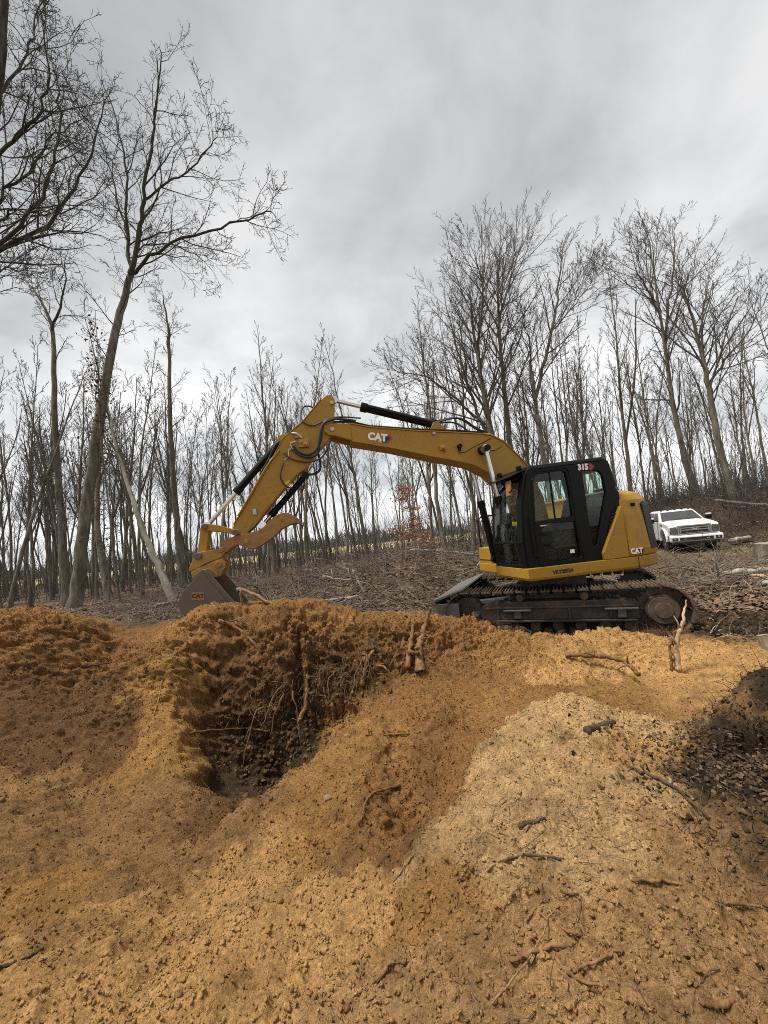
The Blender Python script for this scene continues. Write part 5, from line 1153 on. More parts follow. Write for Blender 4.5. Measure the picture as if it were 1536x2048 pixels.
# --- leafy young beech and leaf clusters on saplings
def leaf_quads(P, N_, s, rg, cols):
    """small folded leaves at points P"""
    n = len(P); base = np.array([(-.5, 0, 0), (0, -.28, .06), (.5, 0, .0), (0, .28, .06)]); fa = np.array([(0, 1, 2, 3)])
    Mx = rand_rot(n, rg) * s[:, None, None]
    return merge(base, fa, Mx, P, cols)
def leaf_colors(n, rg, a, b):
    t = rg.random((n, 1)); return np.array(a) * (1 - t) + np.array(b) * t
def leafy(name, label, base, h, spread, n, seed, ca, cb, lo=.2, layers=9, size=.075, zj=.07):
    rg = np.random.default_rng(seed); T = Tree(seed); z = drop(*base) - .08
    pts = [(base[0], base[1], z)]
    for i in range(6): pts.append((pts[-1][0] + rg.normal() * .05 - .02, pts[-1][1] + rg.normal() * .05, z + h * (i + 1) / 6))
    a, b = T.limb(pts, .05, .008, 7, T.tr, 3, .01)
    L = []
    for k in range(layers):
        t = lo + (1 - lo) * (k + rg.random() * .6) / layers; i = min(int(t * (len(a) - 1)), len(a) - 2); p = a[i]
        for q in range(4):
            an = rg.random() * 6.28; ln = spread * (1.08 - t) * rg.uniform(.6, 1.2)
            bp = [p]; 
            for j in range(4): bp.append((p[0] + math.cos(an) * ln * (j + 1) / 4, p[1] + math.sin(an) * ln * (j + 1) / 4, p[2] + ln * .16 * (j + 1) / 4 + rg.normal() * .02))
            T.tube(T.cr, bp, [.012, .010, .008, .006, .004], 4)
            L += [bp[1], bp[2], bp[3], bp[4]]
    L = np.array(L); idx = rg.integers(0, len(L), n); Pp = L[idx] + rg.normal(size=(n, 3)) * np.array([spread * .16, spread * .16, zj])
    root = T.build(name, (base[0], base[1], z), ('bark', 'twig'), label)
    V, F, C = leaf_quads(Pp - np.array((base[0], base[1], z)), None, size * (.6 + .8 * rg.random(n)), rg, leaf_colors(n, rg, ca, cb))
    np_mesh('leaves', V, F, M['leaf'], root, C)
    return root
leafy('young_beech', 'young tree still holding rusty orange leaves in tiers beyond the boom', (1.25, 18.2), 4.4, 1.3, 2400, 3, (.24, .11, .055), (.42, .22, .125), .12, 11, .085)
leafy('young_beech', 'low bush of rusty orange leaves at the foot of the brush heap', (1.75, 16.2), 1.5, 1.0, 700, 4, (.26, .12, .06), (.45, .22, .11), .15, 7, .085)
leafy('oak_sapling', 'oak sapling with clinging red-brown leaves round the leaning oak trunk', (-13.2, 18.3), 8.0, 1.9, 520, 6, (.11, .05, .03), (.22, .10, .06), .32, 15, .12, .3)
leafy('oak_sapling', 'sparse sapling with dark curled leaves high beside the leaning oak', (-11.9, 17.2), 13.5, 1.5, 260, 8, (.06, .03, .02), (.13, .065, .04), .5, 14, .15, .4)
SP={'q_stub':[(1.15,2.61,0.53),(1.46,2.87,0.47)],
'leanroot1':[(0.23,4.79,0.29),(0.27,5.11,0.52),(0.39,5.32,0.72),(0.49,5.30,0.94)],
'leanroot2':[(0.09,4.87,0.33),(0.17,5.14,0.59),(0.26,5.37,0.78)],
'diag':[(-0.49,4.93,0.16),(-0.41,5.07,0.41),(-0.31,5.12,0.51)],
'v1':[(-1.27,4.81,-0.15),(-1.19,4.92,0.06),(-1.19,5.07,0.31)],
'floorlog':[(-0.59,3.81,0.10),(-0.40,3.88,0.16),(-0.19,3.99,0.19)],
'longtwig':[(-2.73,4.24,0.03),(-2.43,4.54,-0.02),(-2.13,5.02,-0.24),(-1.68,4.97,-0.28)],
'twig2':[(-2.86,4.36,0.06),(-2.82,4.49,0.18),(-2.89,4.84,0.50)],
'rootR1':[(2.82,4.10,0.28),(2.85,4.12,0.52),(2.96,4.12,0.77),(3.05,4.15,0.96)],
'rootR2':[(2.76,4.10,0.28),(2.79,4.12,0.50),(2.87,4.14,0.64),(3.01,4.15,0.73)],
'rootlog':[(1.90,4.60,0.38),(2.24,4.48,0.37),(2.42,4.32,0.33),(2.41,4.09,0.28)],
'g1':[(0.32,1.68,0.55),(0.43,1.66,0.56),(0.55,1.63,0.56)],
'g2':[(0.14,1.68,0.50),(0.23,1.67,0.53),(0.32,1.68,0.55)],
'g3':[(0.26,1.38,0.51),(0.37,1.37,0.50),(0.46,1.36,0.52)],
'g4':[(0.39,1.35,0.51),(0.42,1.28,0.51),(0.49,1.23,0.50)],
'g5':[(0.43,1.49,0.53),(0.43,1.46,0.53),(0.34,1.38,0.50),(0.17,1.28,0.48)],
'g6':[(0.40,1.48,0.53),(0.46,1.42,0.52),(0.50,1.38,0.52)],
'g7':[(0.43,1.30,0.50),(0.50,1.29,0.51),(0.60,1.31,0.52)],
'g8':[(0.74,1.48,0.56),(0.88,1.47,0.56),(1.00,1.44,0.55),(1.16,1.42,0.55)],
'g9':[(1.26,2.31,0.48),(1.30,2.06,0.50),(1.29,1.82,0.55)],
'g10':[(1.06,1.91,0.56),(1.12,1.86,0.55),(1.11,1.64,0.57),(1.10,1.54,0.56)],
'g11':[(0.73,1.17,0.51),(0.80,1.18,0.53),(0.95,1.21,0.54)],
'g12':[(0.48,1.58,0.55),(0.51,1.53,0.55),(0.54,1.48,0.54)],
's1':[(1.18,2.38,0.49),(1.22,2.50,0.49),(1.27,2.61,0.49)],
's2':[(0.44,1.81,0.58),(0.57,1.82,0.59)],
's3':[(-0.37,2.73,0.08),(-0.31,2.94,0.10),(-0.10,3.20,-0.01)],
's4':[(-0.59,2.70,0.09),(-0.49,2.89,0.12),(-0.39,3.03,0.12)],
's5':[(-0.38,3.62,0.18),(-0.16,3.65,0.15),(0.12,3.71,0.11)],
's6':[(-0.30,1.39,0.40),(-0.22,1.47,0.38),(-0.13,1.51,0.39)],
's7':[(-1.71,1.65,0.38),(-1.66,1.71,0.35),(-1.67,1.80,0.31)],
's8':[(0.50,1.70,0.56),(0.45,1.70,0.56)],
's9':[(-3.48,3.96,-0.02),(-3.58,4.34,0.06)],
's10':[(-4.07,5.08,0.72),(-3.75,5.21,0.67)],
's11':[(-0.14,1.88,0.36),(-0.03,1.89,0.43)],
's12':[(-2.41,5.46,1.04),(-2.15,5.48,0.87),(-1.85,5.33,0.61)],
's13':[(-2.45,5.37,0.93),(-2.23,5.52,1.01),(-1.94,5.47,0.89)]}
# ---------------------------------------------------------------- roots, sticks, logs, litter
def bough(name, pts, r0, r1, mat, label, cat='branch', group=None, sides=7, kids=0, seed=0, wob=.012, sub=5, klen=.25):
    """a bent, tapering, knobbly stick with optional side shoots"""
    rg = random.Random(seed + len(name) + int(abs(pts[0][0]) * 997)); p = [Vector(q) for q in pts]; out = []
    for i in range(len(p) - 1):
        p0, p1, p2, p3 = p[max(i - 1, 0)], p[i], p[i + 1], p[min(i + 2, len(p) - 1)]
        for k in range(sub):
            t = k / sub
            v = 0.5 * ((2 * p1) + (p2 - p0) * t + (2 * p0 - 5 * p1 + 4 * p2 - p3) * t * t + (3 * p1 - p0 - 3 * p2 + p3) * t ** 3)
            out.append(v + Vector((rg.gauss(0, wob), rg.gauss(0, wob), rg.gauss(0, wob * .7))))
    out.append(p[-1]); n = len(out)
    rad = [(r0 + (r1 - r0) * i / (n - 1)) * rg.uniform(.86, 1.14) for i in range(n)]
    mb = MB(); o_ = Vector(out[0]); mb.tube([v - o_ for v in out], rad, sides)
    root = mb.build(name, M[mat], None, smooth=True, fix=False); root.location = o_
    tag(root, label, cat, group)
    for k in range(kids):
        i = rg.randrange(1, n - 1); d = Vector((rg.gauss(0, 1), rg.gauss(0, .6), rg.gauss(.3, .6))).normalized(); L = klen * rg.uniform(.5, 1.2)
        q = [out[i] - o_, out[i] - o_ + d * L * .5, out[i] - o_ + d * L + Vector((0, 0, -.15 * L))]
        MB().tube(q, [rad[i] * .6, rad[i] * .45, rad[i] * .2], 5).build('side_shoot', M[mat], root, smooth=True, fix=False)
    return root
M['hairroot'] = bark('hair_roots', (.07, .042, .022), (.19, .12, .065), 18)
M['brushwood'] = bark('brush_wood', (.08, .058, .044), (.23, .18, .142), 1.3)
S_ = [
 ('root', 'q_stub', .030, .024, 'rootdark', 'short charred-black branch stub lying across the pale mound', 1, .006, 'branch'),
 ('root', 'leanroot1', .050, .022, 'root', 'thick split root leaning up from the pit lip toward the tracks', 4, .012, 'root'),
 ('root', 'leanroot2', .034, .016, 'root', 'pale-tipped upright root standing beside the thick split root', 3, .01, 'root'),
 ('root', 'diag', .040, .026, 'root', 'stubby brown root jutting from the dark overhang', 2, .008, 'root'),
 ('root', 'v1', .034, .022, 'root', 'brown root hanging straight down in front of the hollow', 2, .01, 'root'),
 ('root', 'floorlog', .034, .026, 'rootpale', 'smooth tan root lying along the ridge below the overhang', 0, .008, 'root'),
 ('branch', 'longtwig', .010, .012, 'root', 'long thin bent twig stretched across the dark pit wall', 4, .012, 'twig'),
 ('branch', 'twig2', .009, .006, 'rootpale', 'slender straw-coloured twig standing up the pit wall', 1, .008, 'twig'),
 ('root', 'rootR1', .040, .006, 'splinter', 'splintered pale root spike standing upright before the sprocket', 2, .012, 'root'),
 ('root', 'rootR2', .022, .010, 'root', 'curved brown root rising beside the splintered spike', 3, .012, 'root'),
 ('root', 'rootlog', .030, .026, 'root', 'sand-dusted crooked root lying on the ridge below the tracks', 3, .014, 'root'),
 ('branch', 'g1', .0075, .009, 'rootdark', 'straight dark stick lying level on the near mound', 0, .003, 'stick'),
 ('branch', 'g2', .006, .004, 'rootdark', 'bent dark twig half buried next to the straight stick', 1, .005, 'twig'),
 ('root', 'g3', .011, .013, 'root', 'knobbly sand-caked root in the near hollow', 1, .004, 'root'),
 ('root', 'g4', .010, .006, 'root', 'root trailing down from the knobbly one', 0, .004, 'root'),
 ('root', 'g5', .0035, .005, 'rootpale', 'pale thin root crossing under the knobbly one', 0, .004, 'root'),
 ('root', 'g6', .006, .007, 'root', 'short grey root end above the knobbly one', 0, .004, 'root'),
 ('root', 'g7', .008, .006, 'root', 'gently curved root at the lower rim of the near hollow', 0, .004, 'root'),
 ('root', 'g8', .011, .007, 'root', 'long straight sand-coated root running into the dark soil', 0, .005, 'root'),
 ('branch', 'g9', .016, .010, 'rootdark', 'dark bark-covered branch sloping off the pale mound', 1, .008, 'branch'),
 ('root', 'g10', .006, .004, 'root', 'thin looping root draped toward the black soil', 1, .006, 'root'),
 ('root', 'g11', .012, .015, 'root', 'fat gnarled root end below the long sand-coated root', 1, .002, 'root'),
 ('root', 'g12', .006, .005, 'rootdark', 'short slanting twig above the knobbly root', 0, .003, 'twig'),
 ('branch', 's1', .006, .008, 'root', 'thin stick propped below the charred stub', 0, .003, 'twig'),
 ('branch', 's2', .012, .008, 'rootdark', 'dark decaying stick sunk into the pale mound', 0, .005, 'stick'),
 ('branch', 's3', .006, .012, 'root', 'sharp-ended twig lying in the orange gully', 0, .005, 'twig'),
 ('root', 's4', .004, .003, 'root', 'hair-thin root running down the middle ridge', 0, .01, 'root'),
 ('branch', 's5', .008, .010, 'root', 'bowed brown twig beside the smooth tan root', 3, .008, 'twig'),
 ('root', 's6', .012, .008, 'root', 'dark root edge breaking from the sand below the pale mound', 1, .006, 'root'),
 ('branch', 's7', .010, .007, 'rootdark', 'dark stick pressed into the smooth sand below the brown wall', 0, .004, 'stick'),
 ('branch', 's8', .005, .006, 'rootdark', 'tiny black twig between stub and straight stick', 0, .002, 'twig'),
 ('branch', 's9', .010, .007, 'rootdark', 'dark twig lying on the brown wall beside the hollow', 0, .006, 'twig'),
 ('branch', 's10', .012, .008, 'rootdark', 'dark stick near the crest of the reddish pile beside the bucket', 1, .006, 'stick'),
 ('branch', 's11', .004, .003, 'rootdark', 'fine black twig on the shoulder of the pale mound', 0, .003, 'twig'),
 ('root', 's12', .030, .020, 'root', 'thick brown root slanting out of the crest below the bucket', 2, .012, 'root'),
 ('root', 's13', .016, .008, 'root', 'arched root looping over the crest below the bucket', 2, .012, 'root'),
]
for i, (nm, key, r0, r1, mt, lb, kd, wb, ct) in enumerate(S_):
    bough(nm, [(a, b, surf_z(a, b) + r0 * .45 + .004 if (key[0] in 'gq' or (key[0] == 's' and key not in ('s12', 's13'))) else c) for a, b, c in SP[key]], r0 * (.62 if key[0] == 'g' else 1.15 if key[:4] == 'lean' else .85), r1 * (.62 if key[0] == 'g' else .85), mt, lb, ct, None, 7, kd, i, wb * .6, 8, .16 if 'g' != key[0] else .06)
rr_ = random.Random(77)
for k in range(13):
    x0 = rr_.uniform(-1.75, -.25); y0 = 5.12 + rr_.uniform(-.06, .05); z0 = surf_z(x0, y0 - .05) + .02; L = rr_.uniform(.25, .6); a = rr_.uniform(-.7, .7)
    pts = [(x0, y0 + .05, z0), (x0 + a * L * .4, y0 - .10, z0 + rr_.uniform(-.02, .06)), (x0 + a * L * .8, y0 - .20, z0 - L * .45), (x0 + a * L, y0 - .22 - rr_.random() * .08, z0 - L * .85)]
    bough('root', pts, rr_.uniform(.008, .022), .004, rr_.choice(('root', 'hairroot', 'root')), 'bare brown root dangling from the undercut bank above the hollow', 'root', 'roots dangling from the undercut bank', 6, 3, 200 + k, .012, 4, .16)
# sticks caught in the bucket
bough('branch', [(-2.30, 5.83, 1.40), (-2.05, 5.80, 1.32), (-1.85, 5.75, 1.20), (-1.62, 5.72, 1.05)], .028, .018, 'rootpale', 'broken reddish branch caught across the bucket mouth', 'branch', None, 7, 2, 3, .012)
bough('branch', [(-2.22, 5.80, 1.38), (-2.22, 5.79, 1.22), (-2.25, 5.78, 1.04)], .020, .012, 'rootpale', 'snapped stick hanging down beside the bucket side plate', 'branch', None, 6, 1, 4, .010)
# mid-ground logs and boughs
def G(x, y, dz=0.0): return (x, y, drop(x, y) + dz)
bough('log', [G(-2.6, 10.6, .07), G(-1.7, 10.7, .08), G(-.9, 10.8, .09)], .055, .045, 'greywood', 'straight grey pole lying flat behind the bucket pile', 'log', None, 8, 1, 1, .01)
bough('fallen_branch', [G(.9, 15.0, .55), G(1.9, 14.6, .35), G(3.3, 14.4, .25)], .045, .035, 'greywood', 'long bare pale branch slanting down the brush heap', 'branch', None, 7, 3, 2, .03, 5, .8)
bough('fallen_branch', [G(.75, 15.6, .75), G(1.4, 15.4, .50), G(2.0, 15.1, .30)], .030, .022, 'greywood', 'shorter pale branch on top of the brush heap', 'branch', None, 7, 2, 3, .03, 5, .6)
bough('fallen_branch', [G(-1.1, 11.6, .62), G(-.95, 11.4, .32), G(-.78, 11.2, .02)], .03, .04, 'greywood', 'forked grey branch propped upright in the brush heap', 'branch', None, 7, 3, 4, .015, 4, .5)
bough('fallen_branch', [G(-2.1, 12.3, .35), G(-1.5, 12.1, .20), G(-.9, 12.0, .18)], .035, .025, 'greywood', 'grey bough sagging among dead leaves', 'branch', None, 7, 2, 5, .02, 5, .5)
bough('fallen_branch', [G(3.1, 12.8, .45), G(2.9, 12.6, .30), G(2.7, 12.4, .05)], .022, .03, 'greywood', 'short pale crook of wood beside the excavator tool box', 'branch', None, 6, 1, 6, .02, 4, .3)
bough('log', [G(8.0, 9.5, .10), G(8.6, 9.5, .13), G(9.3, 9.6, .10), G(10.0, 9.7, .06)], .085, .07, 'bark_pale', 'thick crooked grey log lying past the tracks', 'log', None, 10, 2, 7, .025, 4, .6)
bough('log', [G(7.6, 8.2, .08), G(8.3, 7.9, .10), G(9.2, 7.9, .10)], .05, .035, 'bark_pale', 'slim pale log half sunk in the torn ground', 'log', None, 8, 1, 8, .02)
bough('log', [G(8.1, 8.9, .06), G(8.45, 8.85, .07)], .075, .075, 'splinter', 'short fresh-cut white log end on the torn ground', 'log', None, 10, 0, 9, .004)
bough('fallen_branch', [G(7.3, 8.9, .05), G(7.25, 8.8, .35), G(7.1, 8.7, .62)], .025, .012, 'greywood', 'upright pale twig standing beside the crooked log', 'branch', None, 6, 2, 10, .012, 4, .25)
bough('log', [G(17.0, 19.6, .22), G(17.7, 19.7, .26), G(18.2, 19.8, .24)], .12, .09, 'bark_pale', 'pale sawn log end lying beyond the truck nose', 'log', None, 10, 0, 11, .02)
bough('log', [G(18.8, 19.4, .18), G(19.8, 19.6, .22), G(20.8, 19.3, .25)], .09, .06, 'bark_pale', 'pale log pointing out from the foot of the bank', 'log', None, 9, 2, 12, .03, 4, .7)
bough('log', [G(19.0, 22.5, .45), G(20.2, 22.2, .30), G(22.0, 21.8, .25)], .10, .09, 'greywood', 'long fallen pole resting along the top of the bank', 'log', None, 8, 1, 13, .02)
bough('log', [G(-8.3, 13.6, .12), G(-7.2, 14.0, .20), G(-6.3, 14.3, .32)], .06, .04, 'greywood', 'low slanting log behind the leaning oak', 'log', None, 7, 2, 14, .03, 4, .5)
for k, (x, y) in enumerate(((5.35, 5.5), (5.9, 6.2), (6.6, 6.9), (5.1, 4.75), (6.4, 5.6))):
    bough('fallen_branch', [G(x, y, .06), G(x + .4, y + .15, .10), G(x + .75, y + .1, .22)], .022, .010, 'deadwood', 'torn dead branch among the churned earth past the sprocket', 'branch', 'torn branches in the churned earth', 6, 3, 20 + k, .02, 4, .3)
def stump(name, x, y, r, h, label, tilt=0.0, mat='bark', face=True):
    rg = random.Random(int(x * 100)); mb = MB(); n = 22; jit = [rg.uniform(.9, 1.1) for _ in range(n)]; z = drop(x, y) - .08
    rings = []
    for t, k in ((0, 1.45), (.12, 1.18), (.35, 1.04), (.7, 1.0), (1.0, .99)):
        rings.append([((r * k * jit[i] * (1 + .10 * math.sin(3 * i) * (1 - t))) * math.cos(6.283 * i / n), (r * k * jit[i]) * math.sin(6.283 * i / n), h * t) for i in range(n)])
    mb.loft(rings); o = mb.build(name, M[mat], None, smooth=False); o.location = (x, y, z); o.rotation_euler = (tilt, tilt * .5, 0)
    tag(o, label, 'stump')
    if face:
        t = MB(); t.add([(r * .95 * jit[i] * math.cos(6.283 * i / n), r * .95 * jit[i] * math.sin(6.283 * i / n), h + .006) for i in range(n)], [tuple(range(n))]); t.build('sawn_face', M['cutwood'], o)
    return o
stump('tree_stump', 10.9, 11.2, .42, .62, 'wide sawn grey tree stump beyond the crooked log', .03, 'bark')
stump('cut_stub', 3.92, 4.22, .055, .24, 'small sawn-off stub poking from the sandy ridge', -.25, 'deadwood')
# stones
def stone(x, y, s, label, seed, mat):
    rg = random.Random(seed); bm = bmesh.new(); bmesh.ops.create_icosphere(bm, subdivisions=3, radius=1)
    off = [Vector((rg.gauss(0, 1), rg.gauss(0, 1), rg.gauss(0, 1))).normalized() for _ in range(9)]
    for v in bm.verts:
        k = 1.0
        for q in off:
            d = v.co.normalized().dot(q)
            if d > .62: k = min(k, .62 / d + .06)
        v.co *= k; v.co.x *= s[0]; v.co.y *= s[1]; v.co.z *= s[2]
    me = bpy.data.meshes.new('stone'); bm.to_mesh(me); bm.free(); me.materials.append(M[mat])
    o = bpy.data.objects.new('stone', me); link(o); o.location = (x, y, surf_z(x, y) + s[2] * .05); o.rotation_euler = (rg.uniform(-.2, .2), rg.uniform(-.3, .3), rg.random() * 6)
    return tag(o, label, 'stone')
rb_ = random.Random(91)
for k in range(34):
    if k < 24: x0, y0 = rb_.uniform(-4.5, 6.5), rb_.uniform(10.3, 16.5)
    else: x0, y0 = rb_.uniform(6.0, 11.5), rb_.uniform(7.5, 12.5)
    a = rb_.uniform(0, 6.28); L = rb_.uniform(.7, 2.2); lift = rb_.uniform(.08, .5 if k < 24 else .22)
    pts = [G(x0, y0, .06), G(x0 + math.cos(a) * L * .5, y0 + math.sin(a) * L * .3, lift), G(x0 + math.cos(a) * L, y0 + math.sin(a) * L * .6, lift * rb_.uniform(.3, 1.7))]
    mk_ = rb_.choice(('brushwood', 'greywood', 'bark')); how = {'brushwood': 'brown', 'greywood': 'pale grey', 'bark': 'bark-covered'}[mk_] + (' long' if L > 1.45 else ' short') + (' raised' if lift > .25 else ' flat')
    bough('cut_branch', pts, rb_.uniform(.02, .045), .010, mk_, how + ' cut branch lying in the brush heap beyond the bucket pile' if k < 24 else how + ' cut branch lying on rough ground between tracks and stump', 'branch', 'cut branches strewn over the clearing', 6, 5, 300 + k, .03, 4, .55)
M['stone'] = paint('grey_stone', (.15, .11, .075), .85, (.27, .18, .09), .8, scale=9)
stone(-.62, 2.93, (.035, .03, .025), 'small pale pebble on the middle ridge', 5, 'stone')
# strands, sticks and leaves too many to count
def strands(name, P0, D0, L, r, mat, label, rg, seg=4, droop=.25, wob=.18):
    n = len(P0); pts = [P0]; d = D0 / np.linalg.norm(D0, axis=1)[:, None]
    for k in range(seg):
        d = d + rg.normal(size=(n, 3)) * wob; d[:, 2] -= droop / seg; d /= np.linalg.norm(d, axis=1)[:, None]
        pts.append(pts[-1] + d * (L / seg)[:, None])
    V = np.empty((n, seg + 1, 3, 3))
    a = rg.normal(size=(n, 3)); a /= np.linalg.norm(a, axis=1)[:, None]
    for k in range(seg + 1):
        t = pts[min(k + 1, seg)] - pts[max(k - 1, 0)]; t /= np.linalg.norm(t, axis=1)[:, None] + 1e-9
        u = a - t * (a * t).sum(1)[:, None]; u /= np.linalg.norm(u, axis=1)[:, None] + 1e-9; v = np.cross(t, u)
        rr = (r * (1 - .75 * k / seg))[:, None]
        for j in range(3):
            an = 2.0944 * j; V[:, k, j] = pts[k] + (u * math.cos(an) + v * math.sin(an)) * rr
    b = (np.arange(n) * (seg + 1) * 3)[:, None, None]
    fs = np.array([[k * 3 + j, k * 3 + (j + 1) % 3, (k + 1) * 3 + (j + 1) % 3, (k + 1) * 3 + j] for k in range(seg) for j in range(3)])
    F = (fs[None] + b).reshape(-1, 4)
    o = np_mesh(name, V.reshape(-1, 3), F, M[mat], None, smooth=True)
    return tag(o, label, 'vegetation', kind='stuff')
rg = np.random.default_rng(21)
M['fartwig'] = bark('far_twigs', (.10, .10, .10), (.17, .168, .165), .3)
def on_surface(x, y):
    ix = np.clip(np.searchsorted(xs, x), 0, nx - 1); iy = np.clip(np.searchsorted(ys, y), 0, ny - 1)
    return PV[iy, ix].copy(), NV[iy, ix].copy()
# root hairs along the undercut lip and round the big roots
cx = np.concatenate([rg.normal(-1.45, .30, 190), rg.normal(-.95, .25, 260), rg.normal(-.55, .2, 130), rg.normal(.22, .10, 90), rg.normal(-1.9, .4, 60)])
cy = np.concatenate([rg.normal(5.10, .07, 190), rg.normal(5.10, .06, 260), rg.normal(5.08, .06, 130), rg.normal(5.02, .09, 90), rg.normal(5.15, .10, 60)])
P0, Nn = on_surface(cx, cy)
strands('root_hairs', P0, Nn * np.array([1, 1, .2]) + rg.normal(size=P0.shape) * .45 + np.array([0, -.3, -.25]), rg.uniform(.05, .28, len(P0)), .001 + .004 * rg.random(len(P0)) ** 2, 'hairroot', 'mat of fine roots hanging from the undercut topsoil', rg, 5, .7)
cx = np.concatenate([rg.normal(2.2, .22, 260), rg.normal(1.85, .25, 220)]); cy = np.concatenate([rg.normal(2.35, .22, 260), rg.normal(1.9, .35, 220)])
P0, Nn = on_surface(cx, cy)
strands('black_root_mat', P0, Nn + rg.normal(size=P0.shape) * .9, rg.uniform(.04, .16, len(P0)), rg.uniform(.0012, .004, len(P0)), 'rootdark', 'tangle of dark rootlets in the black soil beside the pale mound', rg, 4, .3, .3)
n = 420; P0 = np.c_[rg.normal(3.75, .22, n), rg.normal(5.62, .12, n), np.zeros(n)]; P0 = on_surface(P0[:, 0], P0[:, 1])[0]
strands('root_tangle', P0, rg.normal(size=P0.shape) + np.array([0, 0, .8]), rg.uniform(.1, .28, n), rg.uniform(.0012, .004, n), 'root', 'russet tangle of torn rootlets against the track frame', rg, 4, .3, .35)
# twiglets over the dug earth
n = 1500; x = rg.uniform(-1, 1, n); y = 1.0 + 4.6 * rg.random(n) ** 1.2; x = x * (y * 1.02)
P0, Nn = on_surface(x, y); tdir = rg.normal(size=P0.shape); tdir -= Nn * (tdir * Nn).sum(1)[:, None]
strands('twiglets', P0 + Nn * .004, tdir + Nn * .15 * rg.normal(size=(n, 1)), rg.uniform(.015, .10, n) * (.6 + .25 * y), rg.uniform(.0007, .0022, n) * (.7 + .2 * y), 'root', 'scattered bits of twig and rootlet over the dug sand', rg, 3, 0.05, .12)
n = 260; x = rg.uniform(.1, 1.5, n); y = rg.uniform(1.15, 2.0, n); ok = x < y * .98; x, y = x[ok], y[ok]; n = len(x)
P0, Nn = on_surface(x, y); tdir = rg.normal(size=P0.shape); tdir -= Nn * (tdir * Nn).sum(1)[:, None]
strands('thin_roots', P0 + Nn * .006, tdir + Nn * .12, rg.uniform(.05, .26, n), .0008 + .0024 * rg.random(n) ** 2, 'hairroot', 'thin torn roots littering the near face of the pale mound', rg, 5, 0.04, .2)
# brush: cut branches strewn over the clearing
n = 7500; th = rg.uniform(-.75, .95, n); y = 8.5 + 12 * rg.random(n) ** 1.1; x = th * y
ok = ~((np.abs(x - 3.15) < 2.2) & (np.abs(y - 7.7) < 2)) & ~((x > 11) & (x < 19) & (y > 14.5)); x, y = x[ok], y[ok]; n = len(x)
heap = np.exp(-((x - .5) / 4.5) ** 2 - ((y - 13.5) / 3) ** 2) * (.5 + .8 * np.clip(pn(x * .6, y * .6, 4) + .3, 0, 1)) + .12
P0 = np.c_[x, y, hz(x, y) + .03 + rg.random(n) ** 1.4 * .95 * heap]
strands('brush', P0, rg.normal(size=(n, 3)) * np.array([1, .6, .28]), rg.uniform(.3, 1.7, n), rg.uniform(.004, .016, n), 'brushwood', 'cut branches and brush strewn over the clearing', rg, 3, .12, .22)
n = 2600; x = rg.uniform(4.0, 11, n); y = 4.7 + 7.5 * rg.random(n); ok = ~((x < 5.6) & (y > 5.7) & (y < 9.8)) & (x < y * 1.15 + .5); x, y = x[ok], y[ok]; n = len(x)
P0 = np.c_[x, y, hz(x, y) + .015 + rg.random(n) * .10]
strands('torn_twigs', P0, rg.normal(size=(n, 3)) * np.array([1, .8, .35]), rg.uniform(.08, .55, n), rg.uniform(.002, .009, n), 'deadwood', 'splintered twigs ground into the churned earth past the tracks', rg, 4, .15, .3)
n = 4200; th = rg.uniform(.62, 1.12, n); y = rg.uniform(20, 27, n); x = th * y; ok = (x > 14.6) & ((x > 17) | (y > 22)); x, y = x[ok], y[ok]; n = len(x)
P0 = np.c_[x, y, hz(x, y) - .05]
strands('bank_brush', P0, rg.normal(size=(n, 3)) * np.array([.6, .6, .3]) + np.array([0, 0, .8]), rg.uniform(.5, 2.6, n), rg.uniform(.006, .016, n), 'twig', 'dense brown brush over the bank behind the truck', rg, 4, .4, .22)
n = 8000; y = rg.uniform(24, 66, n); x = rg.uniform(-1.1, 1.1, n) * y; ok = ~((x > 8) & (x < 18) & (y < 24)); x, y = x[ok], y[ok]; n = len(x)
P0 = np.c_[x, y, hz(x, y) - .05]
strands('undergrowth', P0, rg.normal(size=(n, 3)) * np.array([.25, .25, .1]) + np.array([0, 0, 1.0]), rg.uniform(.7, 1, n) * (1 + 7 * rg.random(n) ** 2.2), rg.uniform(.008, .03, n), 'twig', 'thin grey undergrowth between the trunks of the wood', rg, 3, .1, .12)
n = 6000; x = rg.uniform(-420, 420, n); y = 235 + 45 * rg.random(n); hgt = 9 + 5 * pn(x * .03, y * .02, 3) + rg.normal(size=n)
P0 = np.c_[x, y, -.8 + rg.random(n) * hgt * .35]
strands('distant_woods', P0, rg.normal(size=(n, 3)) * np.array([.4, .4, .1]) + np.array([0, 0, 1.0]), np.clip(hgt * rg.uniform(.5, .8, n), 2, 14), rg.uniform(.25, .7, n), 'fartwig', 'grey line of distant woods across the straw field', rg, 2, .05, .10)
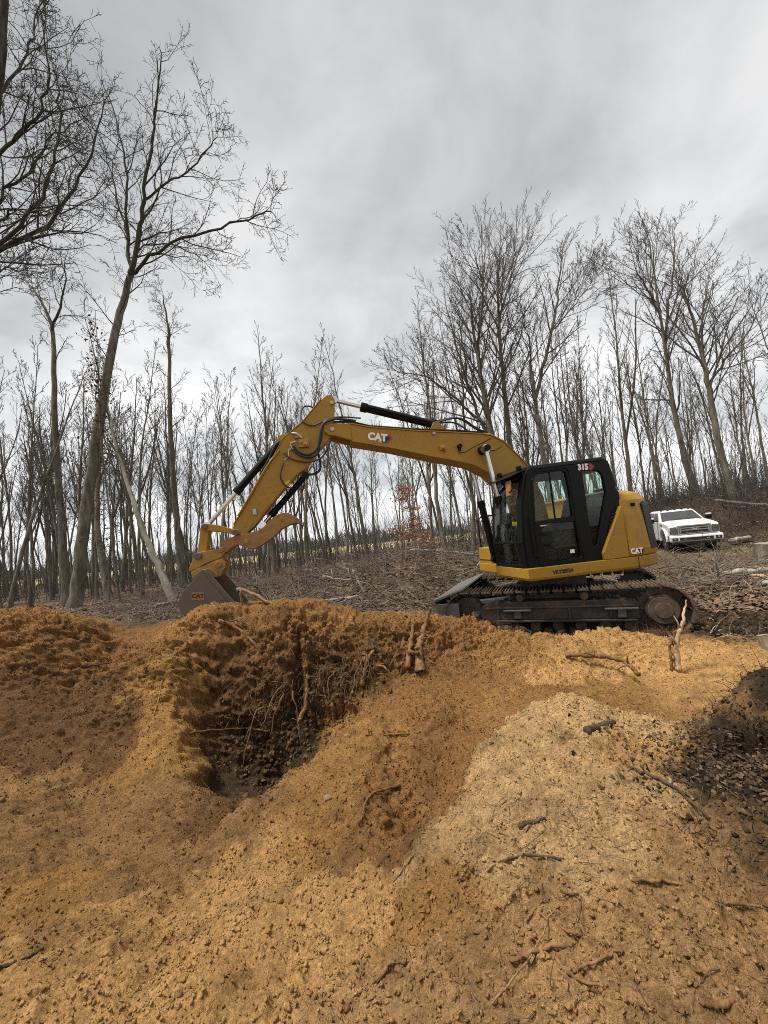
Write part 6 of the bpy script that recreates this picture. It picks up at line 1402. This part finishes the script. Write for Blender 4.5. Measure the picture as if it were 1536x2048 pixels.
# leaves
def leaves(name, x, y, smin, smax, ca, cb, label, lift=.02):
    n = len(x); z = on_surface(x, y)[0][:, 2] + lift * rg.random(n) + .006
    s = rg.uniform(smin, smax, n); base = np.array([(-.5, 0, 0), (-.15, -.26, .05), (.22, -.22, .04), (.5, 0, .02), (.22, .22, .10), (-.15, .26, .08)]); fa = np.array([(0, 1, 5, 5), (1, 2, 4, 5), (2, 3, 4, 4)])
    fa = np.array([(0, 1, 5), (1, 2, 5), (2, 4, 5), (2, 3, 4)])
    yaw = rg.uniform(0, 6.28, n); tx, ty_ = rg.normal(0, .45, n), rg.normal(0, .45, n)
    cz, sz = np.cos(yaw), np.sin(yaw); Z0 = np.zeros(n); O1 = np.ones(n)
    Rz_ = np.stack([np.stack([cz, -sz, Z0], -1), np.stack([sz, cz, Z0], -1), np.stack([Z0, Z0, O1], -1)], 1)
    Rx_ = np.stack([np.stack([O1, Z0, Z0], -1), np.stack([Z0, np.cos(tx), -np.sin(tx)], -1), np.stack([Z0, np.sin(tx), np.cos(tx)], -1)], 1)
    Ry_ = np.stack([np.stack([np.cos(ty_), Z0, np.sin(ty_)], -1), np.stack([Z0, O1, Z0], -1), np.stack([-np.sin(ty_), Z0, np.cos(ty_)], -1)], 1)
    Mx = np.einsum('nij,njk,nkl->nil', Rz_, Rx_, Ry_) * s[:, None, None]
    V, F, C = merge(base, fa, Mx, np.c_[x, y, z], leaf_colors(n, rg, ca, cb))
    o = np_mesh(name, V, F, M['leaf'], None, C); return tag(o, label, 'leaf litter', kind='stuff')
n = 44000; y = 6.6 + 22 * rg.random(n) ** 1.35; x = rg.uniform(-1.1, 1.1, n) * y
ok = ~((np.abs(x - 3.1) < 2.4) & (y < 9.6)) & ~((x > -5.5) & (x < .5) & (y < 7.6) & (rg.random(n) < .85)); x, y = x[ok], y[ok]
leaves('leaf_litter', x, y, .06, .15, (.075, .047, .031), (.22, .14, .095), 'fallen brown leaves carpeting the clearing and wood floor')
n = 2200; x = rg.normal(1.9, .26, n); y = rg.normal(2.1, .36, n); leaves('soil_leaves', x, y, .010, .04, (.03, .021, .014), (.14, .092, .055), 'rotted leaf crumbs in the black soil beside the pale mound', .01)
n = 2600; x = rg.uniform(4.2, 9.5, n); y = rg.uniform(4.9, 9, n); leaves('churned_leaves', x, y, .03, .09, (.07, .04, .025), (.26, .17, .11), 'dead leaves churned into the earth past the tracks', .03)
# dry grass under the truck
n = 2600; x = rg.uniform(9.0, 17.5, n); y = rg.uniform(13.6, 17.2, n); P0 = np.c_[x, y, hz(x, y) - .02]
M['drygrass'] = bark('dry_grass', (.16, .14, .06), (.30, .26, .13), 3)
strands('dry_grass', P0, rg.normal(size=(n, 3)) * .35 + np.array([0, 0, 1.0]), rg.uniform(.08, .26, n), rg.uniform(.002, .005, n), 'drygrass', 'short dry grass growing along the track in front of the truck', rg, 3, .3, .15)
